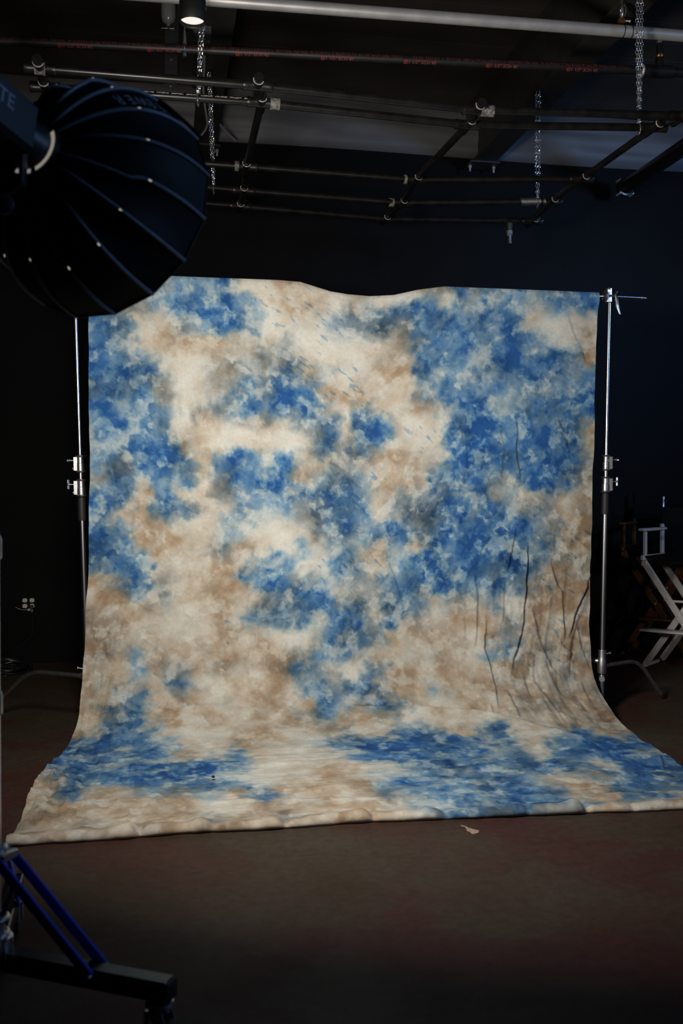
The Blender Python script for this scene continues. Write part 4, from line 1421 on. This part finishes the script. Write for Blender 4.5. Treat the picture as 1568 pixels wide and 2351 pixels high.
# brand lettering printed upside down along the upper panel
TXT = 'NEEWER'
aL = PH0 + sgn * (2 * PI / NRIB) * 1.5
for i, ch in enumerate(TXT):
    lt = MB()
    u = 0.84 - 0.088 * i
    vs_, fs_ = text_polys(ch, 0.058)
    p0_ = sb_point(aL, u)
    du = (sb_point(aL, u - 0.02) - sb_point(aL, u + 0.02)).normalized()
    da = (sb_point(aL + 0.05, u) - sb_point(aL - 0.05, u)).normalized()
    nn = du.cross(da).normalized()
    outv = (p0_ - (SBK + SB_N * (p0_ - SBK).dot(SB_N))).normalized()
    if nn.dot(outv) < 0:
        da = -da
    inw = -outv * 0.007
    lt.add([p0_ + inw + outv * 0.003 + du * (v_.x * 0.62) + da * v_.y for v_ in vs_], fs_)
    lt.build('letter', M['print'], softbox, smooth=False)

# lamp head behind the ring
lamp = thing('studio_lamp', 'black studio lamp head holding the softbox at the left edge', 'studio light', SBK - SB_N * 0.05)
LX = (UPV - SB_N * UPV.dot(SB_N)).normalized()
LY = SB_N.cross(LX)
MB().box(SBK - SB_N * 0.18, (0.12, 0.125, 0.25), (LX, LY, SB_N), 0.012).build('housing', M['lampbody'], lamp)
MB().lathe([(-.055, .05), (-.02, .056), (-.008, .060), (-.004, .058)], SBK, SB_N, 28).build('mount', M['lampbody'], lamp)
tv, tf = text_polys('LITE', 0.048)
o_ = SBK - SB_N * 0.185 - RGT * 0.0
facen = LY if LY.dot(EYE - SBK) > 0 else -LY
sx_ = SB_N
face_o = SBK - SB_N * 0.185 + facen * 0.0632 + LX * 0.012
yv = facen.cross(sx_)
MB().add([face_o + sx_ * v_.x + yv * v_.y for v_ in tv], tf).build('lettering', M['print'], lamp, smooth=False)
yk = MB()
ys_ = at_d(55, 312, 2.24)
yk.bar(ys_, at_d(52, 425, 2.26), 0.012, 0.030, FWD, 0.003)
yk.bar(at_d(52, 420, 2.26), at_d(-30, 482, 2.34), 0.014, 0.030, FWD, 0.003)
yk.build('yoke', M['lampbody'], lamp)
MB().lathe([(0, .020), (.006, .024), (.016, .024), (.020, .018), (.021, .008)], at_d(9, 472, 2.27), (-FWD) + RGT * 0.25, 24).build('knob', M['lampbody'], lamp)

# ------------------------------------------------------------------ roller stand carrying the lamp
RD = 2.56
cb0 = at_d(-15, 1900, RD)
BX, BY = cb0.x, cb0.y
rs = thing('roller_stand', 'wheeled stand with blue braces and a black square leg at the lower left', 'light stand', (BX, BY, 0))


def C(z):
    return Vector((BX, BY, z))


MB().tube([C(0.20), C(1.25)], 0.0185, 20).build('column', M['chrome'], rs)
MB().tube([C(1.2), C(2.0)], 0.0150, 20).build('riser', M['chrome'], rs)
MB().tube([C(1.99), C(2.0) + (at_d(-30, 482, 2.34) - C(2.0)) * 0.5, at_d(-30, 482, 2.34)], 0.012, 14).build('top_arm', M['chrome'], rs)
for z in (1.18, 0.78):
    cc = MB().lathe([(0, .022), (.004, .0245), (.05, .0245), (.06, .021), (.06, .017)], C(z), (0, 0, 1), 20).build('collar', M['castmetal'], rs)
    MB().lathe([(0, .004), (.025, .004), (.027, .012), (.04, .012)], C(z + .03) - RGT * 0.024, -RGT, 12).build('knob', M['castmetal'], cc)
zcol = CAM_H - (1960 - 1140) * RD / FOC
col = MB().lathe([(-.02, .022), (-.02, .034), (-.01, .036), (.016, .036), (.024, .028), (.024, .02)], C(zcol), (0, 0, 1), 24).build('brace_collar', M['dullchrome'], rs)
hubp = C(0.17)
hub = MB().lathe([(-.05, .02), (-.05, .045), (-.04, .048), (.035, .048), (.045, .040), (.05, .028), (.10, .028), (.10, .02)], hubp, (0, 0, 1), 24).build('hub', M['dullchrome'], rs)
legend = at_z(392, 2272, 0.155)
leg_d = (legend - C(0.155))
leg_d.z = 0
legL = leg_d.length
leg_u = leg_d.normalized()
angs = (0, math.radians(122), math.radians(-118))
LEGW = 0.05
for i, aa in enumerate(angs):
    R_ = Matrix.Rotation(aa, 3, 'Z')
    u = R_ @ leg_u
    sd_ = Vector((-u.y, u.x, 0))
    z = 0.155
    l0 = C(z) + u * 0.04
    l1 = C(z) + u * legL
    lg = MB().bar(l0, l1, LEGW, LEGW, (0, 0, 1), 0.004).build('leg', M['blacktube'], rs)
    MB().bar(l1 - u * 0.001, l1 + u * 0.006, LEGW * 0.94, LEGW * 0.94, (0, 0, 1), 0.002).build('end_cap', M['rubber'], lg)
    bl = C(z) + u * (legL * 0.60)
    for s_ in (-1, 1):
        MB().bar(C(zcol) + u * 0.030 + sd_ * (s_ * 0.031), bl + sd_ * (s_ * 0.031) + Vector((0, 0, 0.012)), 0.009, 0.028, sd_.cross(bl - C(zcol)), 0.002).build('brace', M['bluebar'], rs)
    MB().tube([bl - sd_ * 0.042 + Vector((0, 0, .012)), bl + sd_ * 0.042 + Vector((0, 0, .012))], .006, 10).build('brace_bolt', M['dullchrome'], rs)
    MB().box(C(zcol) + u * 0.030, (0.05, 0.062, 0.022), (u, sd_, Vector((0, 0, 1))), .003).build('brace_lug', M['dullchrome'], col)
    # caster
    cp = C(0) + u * (legL - 0.03)
    ca = MB().lathe([(.128, .014), (.124, .034), (.116, .036), (.108, .030), (.104, .024)], cp, (0, 0, 1), 20).build('caster', M['castmetal'], rs)
    fk = MB()
    for s_ in (-1, 1):
        fk.bar(cp + sd_ * (s_ * .022) + Vector((0, 0, .105)), cp + sd_ * (s_ * .022) + u * 0.022 + Vector((0, 0, .045)), .004, .034, sd_.cross(Vector((0, 0, 1))), .001)
    fk.box(cp + Vector((0, 0, .103)), (.05, .05, .006))
    fk.build('fork', M['castmetal'], ca)
    MB().lathe([(-.014, .03), (-.012, .040), (.012, .040), (.014, .03)], cp + u * 0.022 + Vector((0, 0, .041)), sd_, 24).build('wheel', M['rubber'], ca)
    MB().box(cp + u * -0.028 + Vector((0, 0, .075)), (.014, .036, .05), (u, sd_, Vector((0, 0, 1))), .003).build('brake', M['castmetal'], ca)
# chrome clamp rings and a lever near the hub
for dz, off in ((0.085, 0.0), (0.045, 0.0)):
    MB().torus(C(0.17 + dz), (0, 0, 1), .034, .007, 20, 8).build('clamp_ring', M['castmetal'], hub)
lvp = C(0.27) + RGT * 0.028 - FWD * 0.02
MB().tube([lvp, lvp + RGT * 0.014 + Vector((0, 0, .03)), lvp + RGT * 0.034 + Vector((0, 0, .085))], [.007, .008, .011], 10).build('lever', M['castmetal'], hub)
rr_ = MB()
for dx in (0.030, 0.046):
    rr_.torus(C(0.185) + RGT * dx - FWD * 0.03, RGT, .028, .004, 20, 6)
rr_.build('loop_handle', M['castmetal'], hub)

# ------------------------------------------------------------------ outlet and cords on the back wall
oc = at_y(66, 1386, WY)
om = 0.00352
ot = thing('wall_outlet', 'black four-socket outlet plate with ivory receptacles low on the wall', 'outlet', (oc.x, WY, oc.z))
MB().box((oc.x, WY - 0.006, oc.z + .005), (0.135, 0.012, 0.135), None).build('plate', M['plate'], ot, smooth=False)
for gx in (-1, 1):
    for gz in (-1, 1):
        cx, cz = oc.x + gx * 0.0275, oc.z + gz * 0.0225 + 0.006
        ring = []
        for k in range(24):
            t_ = 2 * PI * k / 24
            x = 0.0195 * math.cos(t_)
            z = max(-.0165, min(.0165, 0.0205 * math.sin(t_)))
            ring.append((x, z))
        vs = [(cx + x, WY - 0.012, cz + z) for x, z in ring] + [(cx + x * .96, WY - 0.0165, cz + z * .96) for x, z in ring]
        fs = [(k, (k + 1) % 24, 24 + (k + 1) % 24, 24 + k) for k in range(24)] + [tuple(range(47, 23, -1))]
        rc = MB().add(vs, fs).build('receptacle', M['recept'], ot, smooth=False)
        sl_ = MB()
        sl_.box((cx - .007, WY - 0.0168, cz + .004), (.0022, .001, .009))
        sl_.box((cx - .0095, WY - 0.0168, cz + .004), (.005, .001, .002))
        sl_.box((cx + .0065, WY - 0.0168, cz + .004), (.0026, .001, .008))
        sl_.lathe([(0, .0028), (.0006, .0028)], (cx, WY - 0.0165, cz - .009), (0, -1, 0), 10)
        sl_.build('slots', M['slot'], rc, smooth=False)
pg = Vector((oc.x + 0.0275, WY - 0.03, oc.z - 0.022))
cordpts = [pg + Vector((0, -.005, -.045)), pg + Vector((.002, -.005, -.14)), pg + Vector((0.0, -.01, -.20))]
mid = at_y(72, 1466, WY - .03)
end = at_y(22, 1520, WY - .05)
for k in range(1, 9):
    u = k / 8
    p_ = cordpts[2].lerp(mid, u) if u < .0 else None
path = [pg + Vector((0, -.004, -.03)), pg + Vector((.003, -.004, -.12)), at_y(75, 1440, WY - .03), at_y(72, 1462, WY - .03), at_y(60, 1472, WY - .03), at_y(42, 1492, WY - .03), at_y(28, 1512, WY - .03), at_y(20, 1524, WY - .06)]
cordt = thing('power_cord', 'black power cord plugged into the wall outlet and hanging to the floor', 'cord', (path[0].x, path[0].y, path[0].z))


MB().tube(smooth_path(path), 0.0048, 8).build('cable', M['cord'], cordt)
MB().box(pg + Vector((-.002, 0, 0)), (.030, .028, .030), None, .004).build('plug', M['rubber'], cordt)
MB().box(pg + Vector((.002, -.002, -.030)), (.020, .018, .028), None, .004).build('strain_relief', M['boxgrey'], cordt)
wp = [pg + Vector((-.015, -.012, -.016)), pg + Vector((-.045, -.008, -.022)), pg + Vector((-.075, -.005, -.022)), pg + Vector((-.105, 0, -.012)), pg + Vector((-.125, .01, -.003))]
MB().tube(smooth_path(wp), 0.0022, 6).build('thin_lead', M['wire'], cordt)
MB().box(pg + Vector((-.020, -.016, -.022)), (.022, .012, .020), None, .003).build('adapter', M['wire'], cordt)
# coiled cable heap
hc_ = at_z(14, 1542, 0)
hp2 = MB()
for k in range(9):
    cx = hc_ + Vector((random.uniform(-.03, .06), random.uniform(-.04, .04), 0.008 + 0.007 * k))
    hp2.torus(cx, (random.uniform(-.25, .25), random.uniform(-.25, .25), 1), 0.15 + random.uniform(-.035, .03), 0.0055, 32, 6)
heap = single(hp2, 'cable_coil', M['cord'], 'heap of coiled black cable on the floor under the outlet', 'cable', hc_)

# ------------------------------------------------------------------ director's chairs


def director_chair(label, base, rz, frame_m, seat_z, arm_z, w, dpt):
    t = thing('directors_chair', label, 'chair', base, 'folding chairs at the right')
    t.rotation_euler = (0, 0, rz)

    def part(mb, name, m, par=None, **k):
        o = mb.build(name, m, None, None, **k)
        o.parent = par or t
        return o
    hw, hd = w / 2, dpt / 2
    fr = frame_m
    for sx in (-1, 1):
        rail = part(MB().box((sx * hw, 0, seat_z), (.032, dpt + .05, .042), None, .006), 'seat_rail', fr)
        part(MB().box((sx * hw, -.015, arm_z), (.055, dpt + .06, .024), None, .007), 'armrest', fr)
        part(MB().box((sx * hw, -hd + .04, (seat_z + arm_z) / 2), (.026, .034, arm_z - seat_z - .03), None, .004), 'arm_post', fr)
        part(MB().box((sx * hw, hd - .03, (seat_z + arm_z) / 2 + .03), (.028, .040, arm_z - seat_z + .02), None, .004), 'back_post', fr)
        up_ = part(MB().tube([(sx * hw, hd - .03, arm_z + .03), (sx * hw, hd - .015, arm_z + .17)], .011, 10), 'back_upright', M['canvas'])
        part(MB().lathe([(0, .0155), (.05, .0150), (.055, .011), (.062, .011), (.066, .016), (.09, .016), (.094, .010)], (sx * hw, hd - .015, arm_z + .17), (0, 0.05, 1), 12), 'finial', M['castmetal'] if fr is M['whitewood'] else M['canvas'], up_)
    for sy in (-1, 1):
        for sx in (-1, 1):
            lg = part(MB().bar((sx * hw, sy * (hd - .03) + sx * .014, seat_z - .03), (-sx * hw * 1.0, sy * (hd - .03) + sx * .014, 0.015), .05, .024, (0, 1, 0), .004), 'leg', fr)
            br = MB().box((sx * (hw - .006), sy * (hd - .03) + sx * .014, seat_z - .045), (.045, .030, .04), None, .004)
            part(br, 'hinge_block', fr)
            for f_ in (0.34, 0.5):
                q = Vector((sx * hw, sy * (hd - .03) + sx * .014, seat_z - .03)).lerp(Vector((-sx * hw, sy * (hd - .03) + sx * .014, .015)), f_)
                part(MB().lathe([(-.017, .008), (.017, .008), (.019, .004)], q, (0, -1, 0), 10), 'rivet', M['bare'], lg)
    for sx in (-1, 1):
        part(MB().box((sx * hw, 0, 0.012), (.030, dpt + .04, .024), None, .005), 'floor_rail', fr)
    part(MB().box((0.0, -hd - .075, seat_z * 0.36), (w * 0.92, .13, .020), None, .005), 'footrest', fr)
    for sx in (-1, 1):
        part(MB().bar((sx * w * .25, -hd - .03, seat_z * .36 - .012), (sx * w * .25, -hd + .02, seat_z * .36 - .03), .02, .03), 'footrest_bracket', fr, smooth=False)
    part(MB().tube([(-hw * .35, -hd + .02, seat_z * .62), (hw * .35, -hd + .02, seat_z * .62)], .010, 8), 'cross_stay', fr)
    # sagging canvas seat and back
    n_ = 10
    vs, fs = [], []
    for i in range(n_ + 1):
        u = i / n_
        x = -hw + w * u
        z = seat_z + .02 - .05 * math.sin(PI * u)
        for y in (-hd, hd):
            vs += [(x, y, z), (x, y, z - .006)]
    for i in range(n_):
        a = i * 4
        fs += [(a, a + 4, a + 6, a + 2), (a + 1, a + 3, a + 7, a + 5), (a, a + 1, a + 5, a + 4), (a + 2, a + 6, a + 7, a + 3)]
    part(MB().add(vs, fs), 'canvas_seat', M['canvas'])
    vs, fs = [], []
    for i in range(n_ + 1):
        u = i / n_
        x = -hw + w * u
        y = hd - .035 + .04 * math.sin(PI * u)
        for z in (arm_z + .035, arm_z + .175):
            vs += [(x, y, z), (x, y + .006, z)]
    for i in range(n_):
        a = i * 4
        fs += [(a, a + 4, a + 6, a + 2), (a + 1, a + 3, a + 7, a + 5), (a, a + 1, a + 5, a + 4), (a + 2, a + 6, a + 7, a + 3)]
    part(MB().add(vs, fs), 'canvas_back', M['canvas'])
    return t


cz_ = at_z(1520, 1560, 0)
f1 = at_z(1480, 1532, 0)                     # near left foot of the pale chair
rz1 = math.radians(-10.2 - 38)
off = Matrix.Rotation(rz1, 3, 'Z') @ Vector((-.27, -.2, 0))
director_chair('pale grey wooden director\'s chair at the right edge, in front of the amber one', Vector((f1.x - off.x, f1.y - off.y, 0)), rz1, M['whitewood'], 0.86, 1.08, .56, .44)
f2 = at_z(1446, 1520, 0)
rz2 = math.radians(-10.2 - 30)
off2 = Matrix.Rotation(rz2, 3, 'Z') @ Vector((-.27, -.2, 0))
p2_ = Vector((f2.x - off2.x, f2.y - off2.y, 0))
p2_ = Vector((4.19, 7.88, 0))
director_chair('dark amber wooden director\'s chair behind the pale grey one', p2_, rz2, M['amberwood'], 0.90, 1.11, .54, .42)

# ------------------------------------------------------------------ small things on floor and cloth
sc = at_z(1078, 1906, 0)
n_ = 16
vs = []
for zz in (0.001, 0.004):
    for k in range(n_):
        t_ = 2 * PI * k / n_
        r_ = 0.6 + 0.4 * math.sin(3 * t_ + .5) * .6 + random.uniform(-.12, .12)
        vs.append(sc + RGT * (0.040 * math.cos(t_) * r_) + Vector((-RGT.y, RGT.x, 0)) * (0.05 * math.sin(t_) * r_ - 0.04 * math.cos(t_)) + Vector((0, 0, zz + .002 * math.sin(2 * t_))))
fs = [tuple(range(n_ - 1, -1, -1)), tuple(range(n_, 2 * n_))] + [(k, (k + 1) % n_, n_ + (k + 1) % n_, n_ + k) for k in range(n_)]
single(MB().add(vs, fs), 'paper_scrap', M['tan'], 'pale torn scrap lying on the concrete in front of the backdrop', 'scrap', sc)

pb = at_z(489, 1786, 0.03)
single(MB().lathe([(0, .002), (.002, .007), (.006, .009), (.010, .006), (.012, .001)], pb, (0.2, 0.1, 1), 9), 'pebble', M['rubber'], 'tiny dark crumb on the deep blue patch of the cloth on the floor', 'crumb', pb)
